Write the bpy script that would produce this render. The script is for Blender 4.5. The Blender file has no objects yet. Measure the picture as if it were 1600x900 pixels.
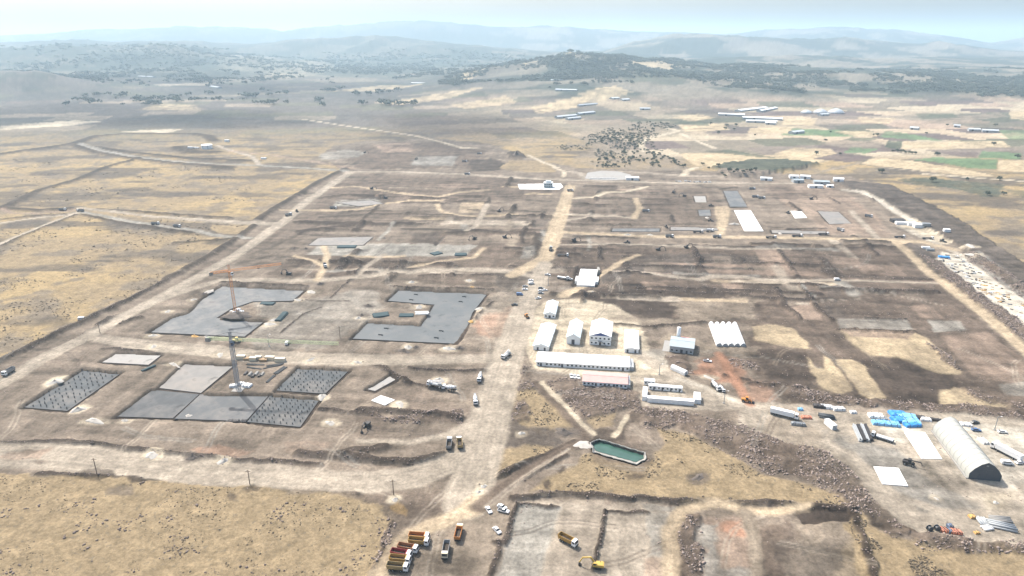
import bpy, math, random
import numpy as np

# ------------------------------------------------------------------ camera, sky, sun, exposure
SC = bpy.context.scene
COL = SC.collection
CAM_H = 190.0
FPX = 1066.0                      # focal length in pixels of the 1600 x 900 photograph
PITCH = math.atan(390.0 / FPX)    # horizon lies 390 px above the middle
cam_d = bpy.data.cameras.new('camera')
cam_d.sensor_width = 36.0
cam_d.lens = 36.0 * FPX / 1600.0
cam_d.clip_start = 1.0
cam_d.clip_end = 60000.0
cam = bpy.data.objects.new('camera', cam_d)
COL.objects.link(cam)
cam.location = (0, 0, CAM_H)
cam.rotation_euler = (math.pi / 2 - PITCH, 0, 0)
SC.camera = cam

SUN_EL = math.radians(50.0)
SUN_AZ = math.atan2(-0.63, 0.78)          # measured from +Y towards +X: ahead and to the left
sun_vec = (math.sin(SUN_AZ) * math.cos(SUN_EL), math.cos(SUN_AZ) * math.cos(SUN_EL), math.sin(SUN_EL))
world = bpy.data.worlds.new('World')
SC.world = world
world.use_nodes = True
wn = world.node_tree.nodes
wl = world.node_tree.links
wn.clear()
sky_n = wn.new('ShaderNodeTexSky')
sky_n.sky_type = 'NISHITA'
sky_n.sun_disc = False
sky_n.sun_elevation = SUN_EL
sky_n.sun_rotation = SUN_AZ
sky_n.altitude = 900.0
sky_n.air_density = 1.3
sky_n.dust_density = 10.0
sky_n.ozone_density = 0.6
bg = wn.new('ShaderNodeBackground')
bg.inputs[1].default_value = 0.15
wo = wn.new('ShaderNodeOutputWorld')
wl.new(sky_n.outputs[0], bg.inputs[0])
wl.new(bg.outputs[0], wo.inputs[0])
sun_d = bpy.data.lights.new('sun', 'SUN')
sun_d.energy = 4.4
sun_d.angle = math.radians(0.55)
sun_d.color = (1.0, 0.955, 0.89)
sun = bpy.data.objects.new('sun', sun_d)
COL.objects.link(sun)
from mathutils import Vector, Matrix
sun.rotation_euler = Vector(sun_vec).to_track_quat('Z', 'Y').to_euler()
sun.location = (0, 0, 900)
SC.view_settings.view_transform = 'Standard'
SC.view_settings.look = 'None'
SC.view_settings.gamma = 1.0
SC.view_settings.use_curve_mapping = False
SC.view_settings.exposure = 0.58
SC.cycles.max_bounces = 4
SC.cycles.diffuse_bounces = 2
SC.cycles.glossy_bounces = 2
SC.cycles.volume_bounces = 2
SC.cycles.transparent_max_bounces = 8
SC.cycles.use_denoising = True
random.seed(7)
RNG = np.random.default_rng(11)

# ------------------------------------------------------------------ survey: photograph pixel -> point on a level
_cp, _sp = math.cos(PITCH), math.sin(PITCH)
def P(px, py, z=0.0):
    u = (px - 800.0) / FPX
    v = (450.0 - py) / FPX
    d = (u, _cp + v * _sp, -_sp + v * _cp)
    t = (z - CAM_H) / d[2]
    return (u * t, d[1] * t)
def PL(pts, z=0.0):
    return np.array([P(a[0], a[1], z) for a in pts], float)
def ray_z(px, py, Y):
    u = (px - 800.0) / FPX
    v = (450.0 - py) / FPX
    dy = _cp + v * _sp
    return u * Y / dy, CAM_H + (-_sp + v * _cp) * Y / dy

# ------------------------------------------------------------------ numpy noise
def _hash(ix, iy, seed):
    h = (ix.astype(np.int64) * 374761393 + iy.astype(np.int64) * 668265263 + seed * 974711) & 0xffffffff
    h = ((h ^ (h >> 13)) * 1274126177) & 0xffffffff
    h = h ^ (h >> 16)
    return (h & 0xffff).astype(np.float64) / 65535.0
def vnoise(x, y, seed=0):
    fx, fy = np.floor(x), np.floor(y)
    tx, ty = x - fx, y - fy
    ix, iy = fx.astype(np.int64), fy.astype(np.int64)
    tx = tx * tx * (3 - 2 * tx); ty = ty * ty * (3 - 2 * ty)
    a = _hash(ix, iy, seed); b = _hash(ix + 1, iy, seed)
    c = _hash(ix, iy + 1, seed); d = _hash(ix + 1, iy + 1, seed)
    return (a + (b - a) * tx) * (1 - ty) + (c + (d - c) * tx) * ty
def fbm(x, y, s, seed=0, o=4):
    v = 0; a = 1; n = 0
    for k in range(o):
        v = v + a * vnoise(x / s + 17.3 * k, y / s - 9.1 * k, seed + 31 * k); n += a; a *= 0.5; s *= 0.47
    return v / n                                  # 0..1, mean .5
def sstep(a, b, x):
    t = np.clip((x - a) / (b - a), 0, 1)
    return t * t * (3 - 2 * t)

def seg_dist(x, y, pl, w=None):
    """distance to a polyline and the interpolated width there"""
    best = np.full(x.shape, 1e9); bw = np.zeros(x.shape)
    for i in range(len(pl) - 1):
        ax, ay = pl[i]; bx, by = pl[i + 1]
        dx, dy = bx - ax, by - ay
        L = dx * dx + dy * dy + 1e-9
        t = np.clip(((x - ax) * dx + (y - ay) * dy) / L, 0, 1)
        d = np.hypot(x - ax - t * dx, y - ay - t * dy)
        m = d < best
        best[m] = d[m]
        if w is not None:
            ww = w[i] + (w[i + 1] - w[i]) * t
            bw[m] = ww[m]
    return best, bw
def poly_sd(x, y, pl):
    """signed distance to a polygon, negative inside"""
    n = len(pl)
    best = np.full(x.shape, 1e9); ins = np.zeros(x.shape, bool)
    for i in range(n):
        ax, ay = pl[i]; bx, by = pl[(i + 1) % n]
        dx, dy = bx - ax, by - ay
        t = np.clip(((x - ax) * dx + (y - ay) * dy) / (dx * dx + dy * dy + 1e-9), 0, 1)
        best = np.minimum(best, np.hypot(x - ax - t * dx, y - ay - t * dy))
        if ay != by:
            c = ((ay > y) != (by > y)) & (x < (bx - ax) * (y - ay) / (by - ay) + ax)
            ins ^= c
    return np.where(ins, -best, best)

# ------------------------------------------------------------------ ground cover list
C = dict(
    grass=(.365, .283, .182), straw=(.60, .485, .33), pale=(.60, .52, .41),
    soil=(.250, .205, .168), dark=(.074, .058, .049), dgrey=(.128, .107, .094), mid=(.160, .124, .101),
    road=(.45, .39, .325), sand=(.52, .42, .305), red=(.42, .235, .16), pink=(.35, .265, .212),
    white=(.66, .60, .52), grav=(.285, .27, .25), lgrey=(.35, .33, .30), tan=(.325, .27, .215),
    green=(.16, .25, .13), dgreen=(.105, .125, .085), plum=(.17, .13, .125), scrub=(.115, .125, .095), ochre=(.37, .255, .13))
C = {k: (round(v[0] * .655, 4), round(v[1] * .65, 4), round(v[2] * .615, 4)) for k, v in C.items()}
LAYERS = []       # dicts
CLASSES = {}      # class id -> (name, kind)
def cls_new(name):
    k = len(CLASSES) + 1
    CLASSES[k] = name
    return k
def patch(pts, c, soft=1.2, wob=1.5, rough=None, grass=0.0, a=1.0, dz=0.0, cls=0, lip=None, seed=0, vary=.0):
    """an area of ground cover; dz sinks or raises it"""
    pl = PL(pts)
    LAYERS.append(dict(t='poly', pl=pl, c=C[c] if isinstance(c, str) else c, soft=soft, wob=wob, rough=rough, grass=grass, a=a, dz=dz, cls=cls, lip=lip,
                       bb=(pl[:, 0].min(), pl[:, 0].max(), pl[:, 1].min(), pl[:, 1].max())))
def line(pts, w, c=None, soft=1.0, wob=1.0, rough=0.06, grass=0.0, a=1.0, dz=0.0, name=None, flat=True):
    """a road, track, berm or ditch; w in metres, one number or one per point"""
    pl = PL(pts)
    ws = [w] * len(pts) if not isinstance(w, (list, tuple)) else list(w)
    LAYERS.append(dict(t='line', pl=pl, w=ws, c=(C[c] if isinstance(c, str) else c), soft=soft, wob=wob, rough=rough, grass=grass, a=a, dz=dz,
                       cls=cls_new(name) if name else 0, lip=None, bb=(pl[:, 0].min(), pl[:, 0].max(), pl[:, 1].min(), pl[:, 1].max())))
def road(pts, w, c='road', name='road', soft=1.6, a=.95, wob=1.2, dz=0.0):
    k = max(1.0, PL(pts)[:, 1].mean() / 520.0) ** .5
    line(pts, [v * k for v in w] if isinstance(w, list) else w * k, c, soft=soft, name=name, a=a, wob=wob, dz=dz)
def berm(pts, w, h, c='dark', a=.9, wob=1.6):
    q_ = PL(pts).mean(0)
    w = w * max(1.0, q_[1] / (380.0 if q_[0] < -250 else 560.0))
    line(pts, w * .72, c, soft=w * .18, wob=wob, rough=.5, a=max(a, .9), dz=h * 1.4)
def field(pts, c, a=.9):
    patch(pts, c, soft=2.5, wob=2.0, rough=.05, grass=.0, a=a, cls=cls_new('field'))
def cut(pts, c, dz, soft=.6, wob=.5, a=1.0):
    patch(pts, c, soft=soft, wob=wob, rough=.05, dz=dz, a=a)
# ------------------------------------------------------------------ far plain
field([(1060,240),(1120,238),(1200,243),(1280,238),(1330,246),(1270,255),(1200,262),(1110,262),(1085,258)],'straw')
field([(1428,250),(1460,246),(1559,249),(1557,264),(1516,263),(1472,254)],'green')
field([(1534,236),(1596,239),(1594,249),(1528,247)],'green')
field([(1366,246),(1432,252),(1516,266),(1554,275),(1530,276),(1440,267),(1400,262),(1344,256)],'straw')
field([(1412,221),(1484,222),(1490,233),(1410,233)],'straw')
field([(1312,239),(1364,245),(1326,254),(1270,248)],'plum')
field([(1386,221),(1410,221),(1408,232),(1382,231)],'dgreen')
field([(1460,237),(1528,237),(1526,247),(1460,242)],'plum',.6)
field([(1560,250),(1640,252),(1640,272),(1560,267)],'straw')
field([(1480,219),(1568,221),(1580,230),(1488,233)],'straw',.75)
field([(1240,200),(1346,206),(1340,214),(1220,211)],'green',.8)
field([(1384,204),(1438,212),(1476,220),(1434,219),(1376,214)],'green',.8)
field([(1100,236),(1140,234),(1180,241),(1220,248),(1192,246),(1152,242)],'dgreen',.8)
field([(1060,195),(1130,192),(1140,203),(1070,206)],'straw',.8)
field([(1172,200),(1240,198),(1232,209),(1168,207)],'straw',.9)
field([(1225,186),(1276,187),(1270,196),(1222,194)],'straw',.9)
field([(1050,183),(1090,178),(1120,184),(1080,190)],'straw',.7)
field([(1040,189),(1100,190),(1110,196),(1045,195)],'dgreen',.7)
field([(830,170),(900,160),(935,158),(900,170),(840,178)],'straw',.8)
field([(990,177),(1045,168),(1080,172),(1000,184)],'tan',.8)
field([(900,158),(960,150),(990,156),(940,164)],'straw',.7)
field([(980,124),(1040,118),(1066,124),(1010,133),(984,132)],'straw',.8)
field([(960,140),(1010,135),(1080,145),(1050,150),(985,148)],'scrub',.8)
field([(810,125),(850,119),(862,126),(820,129)],'straw',.7)
field([(862,128),(930,115),(940,121),(880,129)],'straw',.7)
field([(590,160),(680,150),(760,146),(700,157),(620,164)],'straw',.6)
field([(520,142),(600,133),(660,134),(580,143)],'straw',.6)
field([(680,135),(760,120),(778,124),(720,137)],'straw',.6)
field([(700,165),(790,157),(810,164),(730,171)],'straw',.6)
field([(1300,205),(1376,206),(1372,214),(1340,214)],'straw',.8)
field([(1276,225),(1330,216),(1380,222),(1376,231),(1330,232)],'tan',.8)
field([(1330,214),(1372,216),(1360,221),(1320,219)],'dgreen',.7)
field([(1330,230),(1372,233),(1352,240),(1318,238)],'green',.8)
field([(1240,231),(1296,232),(1308,240),(1262,247),(1206,241)],'straw',.8)
field([(1096,206),(1160,205),(1172,214),(1110,212)],'plum',.5)
field([(1576,175),(1640,172),(1640,190),(1580,186)],'straw',.8)
field([(1480,183),(1560,176),(1575,182),(1500,190)],'tan',.7)
field([(1430,178),(1490,178),(1500,184),(1440,186)],'dgreen',.7)
field([(1560,203),(1640,204),(1640,219),(1576,218)],'green',.6)
field([(1340,183),(1400,185),(1390,193),(1345,192)],'straw',.7)
field([(1300,196),(1380,193),(1390,201),(1310,203)],'dgreen',.6)
patch([(0,197),(60,192),(120,188),(160,190),(100,197),(0,203)],'pale',8,10)
patch([(190,206),(230,203),(290,201),(262,208)],'pale',5,5)
patch([(215,172),(250,161),(300,164),(312,172)],'straw',20,15,a=.7)
patch([(240,133),(325,130),(328,134),(250,136)],'pale',10,12)
patch([(420,110),(500,98),(520,112),(470,122),(430,124)],'pale',60,60,a=.3)
patch([(340,104),(410,96),(450,104),(400,116),(350,116)],'pale',60,60,a=.25)
patch([(20,128),(30,122),(40,130),(10,136)],'pale',20,20,a=.6)
patch([(560,180),(700,180),(860,186),(850,205),(760,214),(680,206),(600,195)],'mid',25,30,a=.35)  # cloud shadow on the plain, painted into the ground colour
# wooded mound and dark slopes beyond the plateau
patch([(1110,262),(1168,252),(1240,253),(1282,258),(1240,265),(1192,274),(1140,278),(1126,269)],'scrub',6,6,rough=.5,dz=5.0,grass=.3)
patch([(1400,282),(1440,277),(1500,283),(1570,288),(1565,305),(1540,308),(1490,295),(1440,290)],'scrub',5,6,rough=.5,grass=.3,a=.85)
patch([(1570,296),(1640,302),(1640,316),(1590,306)],'scrub',5,6,rough=.5,a=.6)
patch([(890,200),(960,190),(1060,190),(1020,212),(1000,232),(1060,250),(1085,266),(1000,270),(930,262),(890,250),(930,232)],'tan',10,14,rough=.8,grass=.7,a=.6)
# ------------------------------------------------------------------ works area: broad soil covers
patch([(-260,720),(-120,625),(0,562),(100,512),(170,478),(260,434),(320,400),(370,370),(430,325),(480,292),(538,268),(500,244),(520,228),(570,220),(680,216),(760,224),
       (830,247),(900,262),(1000,266),(1130,268),(1240,272),(1330,276),(1390,292),(1440,322),(1500,366),(1560,408),(1640,470),(1900,660),(1900,860),(1600,850),(1440,850),
       (1390,838),(1340,800),(1300,900),(1300,960),(560,960),(600,880),(618,800),(560,770),(380,757),(150,744),(60,742),(-260,735)],'soil',3,3,rough=.28)
# darker, turned-over soil
patch([(876,372),(960,384),(1150,390),(1300,384),(1400,385),(1470,445),(1560,520),(1660,610),(1640,650),(1430,640),(1250,625),(1180,600),(1165,560),(1175,505),(1040,500),(950,495),(900,470),(905,450),(862,430),(868,395)],'mid',5,5,rough=.45,a=.95)
patch([(905,452),(960,420),(1000,398),(1110,395),(1190,400),(1200,430),(1000,428),(960,440)],'dgrey',6,6,rough=.4,a=.85)
patch([(920,455),(990,440),(1080,455),(1060,480),(1050,500),(960,494),(915,475)],'dark',5,6,rough=.4,a=.9)
patch([(1060,455),(1130,460),(1128,468),(1060,470)],'dark',4,5,rough=.4,a=.7)
patch([(1060,470),(1180,465),(1180,498),(1060,500)],'tan',5,8,rough=.4,a=.7,grass=.3)
patch([(1240,385),(1400,385),(1420,410),(1330,432),(1240,432)],'mid',6,8,rough=.4,a=.7)
patch([(1290,440),(1310,440),(1312,480),(1340,496),(1290,496)],'dgrey',5,6,a=.7)
patch([(1330,440),(1450,446),(1540,500),(1500,520),(1440,500),(1320,490)],'mid',6,9,rough=.4,a=.9)
patch([(1180,545),(1265,550),(1270,610),(1320,625),(1240,628),(1190,600)],'dark',4,6,rough=.5,a=.75)
patch([(1268,545),(1215,470),(1232,440),(1262,500),(1310,530),(1350,565),(1440,590),(1470,630),(1390,622),(1340,565)],'mid',4,5,rough=.4,a=.95)
patch([(1345,560),(1440,560),(1500,590),(1470,630),(1400,630)],'dark',4,6,rough=.5,a=.7)
patch([(1390,290),(1330,284),(1300,286),(1340,300),(1400,335),(1450,360),(1500,385),(1560,430),(1640,490),(1640,440),(1560,386),(1500,346),(1440,312)],'dgrey',3,4,rough=.6,dz=2.2,a=.95)
patch([(1395,380),(1425,380),(1470,405),(1520,450),(1570,500),(1640,560),(1640,590),(1560,510),(1480,445)],'dgrey',3,3,rough=.5,dz=.8)
patch([(880,296),(940,290),(1010,302),(1110,292),(1125,330),(1110,350),(880,352)],'mid',6,8,rough=.35,a=.55)
patch([(1200,285),(1300,290),(1360,330),(1390,370),(1290,365),(1200,300)],'pink',6,9,a=.55)
patch([(930,302),(1010,303),(1000,335),(935,330)],'soil',4,4,a=.6)
patch([(560,228),(680,222),(760,235),(740,262),(560,264),(540,250)],'mid',6,10,a=.8)
patch([(580,226),(640,222),(660,235),(600,240)],'pink',8,14,a=.7)
patch([(500,240),(545,233),(575,238),(560,246),(500,250)],'lgrey',4,6,a=.7)
patch([(650,244),(716,244),(708,260),(640,258)],'grav',3,3,a=.8)
patch([(730,250),(770,248),(792,254),(780,266),(735,268)],'dark',4,5,a=.8)
patch([(790,240),(812,238),(822,248),(800,250)],'dark',3,4,dz=4,a=.9)
patch([(560,272),(860,280),(880,300),(800,312),(560,320),(470,345),(520,290)],'mid',6,8,rough=.35,a=.7)
patch([(330,400),(430,355),(520,330),(640,330),(640,350),(470,362),(380,400),(330,432),(280,440)],'mid',4,5,a=.5)
patch([(640,370),(690,360),(860,356),(852,405),(835,420),(640,416),(560,432),(500,430),(540,400),(640,400)],'mid',5,6,rough=.35,a=.75)
patch([(780,425),(835,425),(840,440),(800,450),(770,447)],'dgrey',2,3,a=.8,rough=.4)
patch([(655,430),(770,426),(770,448),(640,440)],'mid',3,5,a=.7)
patch([(500,395),(560,400),(590,402),(560,425),(520,432),(470,432),(420,430),(440,410)],'mid',4,5,a=.8,rough=.35)
patch([(600,640),(800,650),(790,600),(770,600),(730,640),(640,600),(560,640),(560,690),(600,700)],'mid',4,6,a=.35)
# pale working surfaces
patch([(480,398),(498,383),(640,380),(745,383),(728,400),(600,401)],'lgrey',2,2,rough=.05)
patch([(496,371),(585,369),(566,385),(478,384)],'lgrey',1.5,1.5,rough=.05,a=.85)
patch([(700,368),(790,370),(800,380),(690,382)],'soil',3,3,rough=.1)
patch([(395,312),(440,310),(470,318),(450,330),(400,330)],'soil',3,4,a=.5)
patch([(525,314),(590,310),(600,320),(560,323),(520,322)],'lgrey',2,2)
patch([(530,305),(545,303),(620,308),(590,312)],'dark',2,3,a=.8)
patch([(380,460),(470,470),(560,452),(600,455),(600,480),(560,510),(500,545),(400,548),(388,526),(420,500)],'lgrey',4,5,a=.5)
patch([(640,535),(780,530),(800,480),(840,450),(800,445),(770,460),(745,530)],'road',5,5,a=.55)
patch([(745,500),(790,490),(810,470),(825,480),(800,520),(760,530),(735,520)],'red',7,7,a=.42)
patch([(780,460),(840,440),(850,470),(830,510),(800,545),(770,560),(745,560),(775,505)],'tan',5,5,a=.35)
patch([(828,500),(850,470),(900,466),(960,478),(1000,505),(1010,545),(990,580),(1000,600),(990,612),(900,585),(835,577),(822,540)],'pale',3,3,rough=.08,a=.92)
patch([(985,540),(1045,560),(1050,600),(1010,600),(990,580)],'pale',3,4,a=.8,rough=.08)
patch([(1005,545),(1040,545),(1050,575),(1010,570)],'lgrey',4,4,a=.6)
patch([(1030,530),(1048,520),(1090,528),(1110,545),(1080,558),(1040,552)],'tan',2,3,a=.8)
patch([(985,590),(1000,640),(1100,640),(1180,640),(1120,610),(1050,585)],'road',3,3,a=.9,rough=.08)
patch([(1040,560),(1070,556),(1080,580),(1050,580)],'mid',2,3,a=.7,rough=.5)
patch([(1085,560),(1120,550),(1150,560),(1165,600),(1130,600),(1090,590)],'red',4,4,a=.75)
patch([(1165,590),(1200,600),(1220,625),(1180,630)],'red',4,5,a=.4)
patch([(1100,540),(1190,540),(1180,560),(1120,562)],'tan',2,4,a=.6)
# levelled rectangles in the dark ground right of the sandy road
for q_, c_, a_ in [([(1005,410),(1036,409),(1038,425),(1006,425)],'soil',.85),([(1112,400),(1142,400),(1144,419),(1118,420)],'soil',.95),([(1002,441),(1039,440),(1041,453),(1010,453)],'pink',.85),([(1126,437.5),(1156,438),(1161,458),(1132,457)],'pink',.9),
    ([(1173,381),(1208,382),(1238,431),(1198,431)],'pink',.8),([(1213,446),(1246,443),(1268,470),(1232,480)],'soil',.9),([(1234,482),(1266,472),(1285,500),(1250,500)],'pink',.7),([(1308,497),(1418,501),(1430,518),(1313,513)],'lgrey',.7),
    ([(1420,478),(1446,475),(1480,498),(1440,496)],'pink',.7),([(1450,500),(1500,502),(1510,515),(1460,520)],'lgrey',.75),([(1410,455),(1440,455),(1450,470),(1420,472)],'soil',.6),([(1330,410),(1400,415),(1420,432),(1350,428)],'pink',.5),
    ([(1300,400),(1340,402),(1345,415),(1300,412)],'pink',.5),([(1470,525),(1540,520),(1600,560),(1600,600),(1520,590),(1500,560)],'pink',.45),([(1560,600),(1640,590),(1640,625),(1570,615)],'lgrey',.6),([(1200,290),(1240,292),(1250,310),(1210,312)],'mid',.6),
    ([(1005,310),(1060,310),(1065,330),(1010,330)],'mid',.6),([(640,290),(700,285),(760,292),(700,300)],'pink',.4),([(720,318),(760,317),(748,332),(715,332)],'sand',.6),([(800,340),(860,342),(850,356),(790,356)],'dgrey',.6),([(640,366),(690,362),(680,380),(648,380)],'dgrey',.6)]:
    patch(q_, c_, 1.0, 1.4, rough=.12, a=a_)
# storage yard lower right
patch([(1170,632),(1330,640),(1460,645),(1660,668),(1900,720),(1900,850),(1610,850),(1560,852),(1440,838),(1390,815),(1370,780),(1330,745),(1260,710),(1150,665)],'road',4,4,rough=.07,a=.95)
patch([(1290,670),(1340,690),(1400,700),(1440,745),(1500,770),(1540,800),(1440,800),(1380,760),(1340,720),(1290,690)],'grav',5,5,a=.8,rough=.05)
patch([(1370,670),(1450,655),(1500,650),(1600,660),(1640,680),(1600,755),(1540,760),(1500,735),(1460,690),(1400,690)],'white',5,5,a=.85)
patch([(1480,655),(1640,668),(1640,760),(1570,760),(1530,700)],'white',5,5,a=.7)
patch([(1320,665),(1370,655),(1400,670),(1370,672)],'pale',3,4,a=.8)
patch([(1560,770),(1590,765),(1580,800),(1520,805)],'pale',4,5,a=.7)
patch([(1190,655),(1250,660),(1300,690),(1270,705),(1200,680)],'tan',5,6,a=.6)
# white strip yard at the plateau edge
patch([(1472,394),(1504,398),(1530,420),(1570,448),(1640,500),(1640,540),(1580,492),(1530,458),(1490,428),(1462,408)],'white',1.5,2,rough=.1)
patch([(1395,345),(1425,342),(1450,358),(1490,380),(1470,382),(1420,360)],'pale',3,4,a=.9)
patch([(1400,352),(1430,360),(1490,392),(1510,400),(1480,392),(1440,372)],'white',2,3,a=.7)
patch([(1504,396),(1530,395),(1640,485),(1640,500),(1570,447),(1530,418)],'grav',2,2,a=.9)
# lower middle: levelled plots
patch([(806,786),(900,780),(1000,785),(1060,790),(1050,960),(770,960),(790,850)],'road',3,3,rough=.06,a=.6)
patch([(806,790),(878,793),(860,850),(840,920),(770,920),(790,845)],'lgrey',1.2,1,rough=.04,dz=-.3,a=.75)
patch([(945,797),(1012,800),(1010,900),(1008,930),(925,930),(938,860)],'road',1.2,1,rough=.06,dz=-.4)
patch([(1010,800),(1042,800),(1040,870),(1010,870)],'lgrey',2,2,a=.8,rough=.06)
patch([(1008,872),(1042,872),(1040,930),(1005,930)],'pink',2,2,a=.7,rough=.06)
patch([(1000,788),(1060,788),(1050,797),(1010,798)],'lgrey',2,2,a=.8)
patch([(1058,800),(1090,800),(1085,920),(1062,920)],'mid',2,3,rough=1.0,dz=.5)
patch([(1088,808),(1160,805),(1172,840),(1178,930),(1085,930)],'pink',3,4,rough=.35,a=.8)
patch([(1090,812),(1118,812),(1108,850),(1120,880),(1180,890),(1180,930),(1086,930)],'lgrey',3,5,rough=.2,a=.85)
patch([(1120,815),(1160,812),(1165,835),(1130,840)],'red',3,4,a=.7)
patch([(1185,815),(1230,812),(1250,860),(1240,930),(1185,930)],'mid',4,5,rough=.5,a=.9)
patch([(1240,815),(1325,812),(1340,860),(1365,930),(1240,930)],'tan',4,5,rough=.4,a=.8)
patch([(1230,845),(1300,850),(1320,930),(1240,930)],'dgrey',5,7,a=.6)
patch([(1250,786),(1335,792),(1342,812),(1300,812),(1255,818),(1240,800)],'dark',2,2.5,rough=.3,dz=-1.0)
patch([(1185,790),(1240,788),(1230,802),(1200,800)],'mid',3,3,a=.7)
patch([(700,820),(760,800),(800,800),(780,870),(760,940),(590,940),(620,880),(650,830)],'tan',4,4,a=.45,rough=.1)
patch([(600,790),(690,790),(720,800),(640,830),(615,840)],'mid',4,4,a=.5)
patch([(395,755),(480,740),(560,762),(620,770),(700,768),(690,790),(600,795),(560,775),(480,768)],'mid',4,4,a=.6,rough=.3)
# ------------------------------------------------------------------ dry grass left standing
patch([(-260,735),(60,742),(150,746),(230,748),(290,752),(380,760),(480,770),(556,776),(600,792),(608,815),(588,868),(565,960),(-260,960)],'grass',2.5,3.5,rough=.35,grass=1)
patch([(828,766),(858,746),(898,727),(920,705),(950,720),(1000,728),(1040,700),(1030,668),(1080,682),(1130,705),(1190,742),(1250,757),(1305,772),(1332,790),(1250,784),(1150,780),(1050,778),(950,770),(880,768)],'grass',1.5,2.5,rough=.35,grass=1)
patch([(800,612),(830,602),(860,625),(885,650),(893,668),(860,682),(830,670),(806,655),(798,630)],'grass',2,3,rough=.4,grass=1)
patch([(772,742),(790,702),(830,692),(868,696),(848,714),(800,740),(752,762)],'grass',1.5,2,rough=.35,grass=1)
patch([(915,652),(960,642),(955,665),(925,668)],'grass',2,3,rough=.4,grass=1,a=.8)
patch([(1322,818),(1345,804),(1390,835),(1440,856),(1520,866),(1640,862),(1640,960),(1360,960)],'grass',1.5,3,rough=.35,grass=1)
patch([(1175,510),(1205,507),(1240,512),(1268,546),(1225,541),(1180,530)],'straw',1.2,2,rough=.3,grass=.5,a=.75)
patch([(1262,560),(1276,575),(1290,575),(1285,555),(1300,562),(1322,590),(1332,608),(1312,616),(1282,606),(1272,588)],'straw',1.2,2,rough=.3,grass=.5,a=.8)
patch([(1306,562),(1332,562),(1352,572),(1384,622),(1362,626),(1342,612)],'straw',1.2,1.5,rough=.3,grass=.5,a=.75)
patch([(1312,516),(1430,520),(1450,530),(1490,560),(1498,585),(1460,582),(1410,560),(1360,555),(1336,540)],'straw',1.5,2,rough=.3,grass=.6,a=.75)
patch([(1470,612),(1490,604),(1520,618),(1580,636),(1540,640),(1465,632)],'straw',1.5,2,rough=.3,grass=.6,a=.75)
patch([(1310,514),(1430,519),(1420,530),(1330,526)],'pink',1.5,2,a=.8)
patch([(960,492),(1010,500),(1100,500),(1090,506),(1000,506),(950,500)],'tan',1.5,2.5,grass=.6,a=.8)
patch([(655,352),(790,354),(735,362),(640,362)],'tan',3,4,grass=.4,a=.5)
patch([(800,250),(860,252),(870,270),(800,268),(780,262)],'grass',3,4,grass=.7,a=.8)
patch([(330,350),(398,353),(385,366),(350,366),(330,358)],'grass',2,2.5,grass=1,rough=.3)
patch([(960,676),(1010,690),(1000,700),(1020,720),(1000,740),(950,730),(930,720),(920,705)],'mid',3,3,a=.55)
patch([(800,660),(850,668),(880,690),(905,690),(910,700),(880,704),(845,694),(790,695)],'dgrey',2.5,3,a=.85,rough=.4)
patch([(925,668),(960,670),(975,655),(985,650),(970,690),(930,690),(912,690)],'dark',3,3,a=.8,rough=.5)
# ------------------------------------------------------------------ boulder banks (rock rubble is scattered over these)
BANKS = [
 [(800,605),(845,596),(850,606),(815,612)],
 [(850,595),(930,590),(1000,615),(1000,640),(960,640),(910,655),(880,625)],
 [(975,650),(1000,635),(1050,642),(1100,652),(1160,665),(1220,690),(1290,705),(1330,730),(1350,770),(1400,815),(1440,836),(1400,840),(1345,800),(1300,765),(1240,745),(1180,730),(1120,695),(1060,670),(1010,668)],
 [(1400,820),(1440,832),(1520,845),(1600,846),(1640,850),(1640,862),(1520,865),(1440,855)],
 [(1130,560),(1180,568),(1185,578),(1150,572)],
 [(1170,598),(1260,610),(1340,622),(1420,628),(1500,632),(1600,642),(1640,650),(1640,660),(1560,654),(1440,642),(1330,632),(1240,620)],
 [(1450,535),(1490,560),(1500,578),(1480,570)],
 [(1490,600),(1530,618),(1600,636),(1600,642),(1530,628)],
 [(790,560),(830,575),(830,600),(800,600),(786,590)],
 [(795,640),(815,625),(835,655),(805,660)],
 [(590,860),(612,815),(618,822),(604,860),(585,910),(575,905)],
 [(1055,805),(1092,805),(1088,900),(1060,900)],
 [(1040,558),(1070,556),(1082,585),(1060,575)],
 [(560,655),(690,645),(725,640),(715,662),(680,658)],
 [(1500,395),(1520,395),(1640,475),(1640,490)],
 [(1440,400),(1465,408),(1530,458),(1580,492),(1640,545),(1640,560),(1560,500),(1480,440)],
]
for b in BANKS:
    patch(b,'mid',2,3,rough=.9,dz=.9,a=.85)
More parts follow.
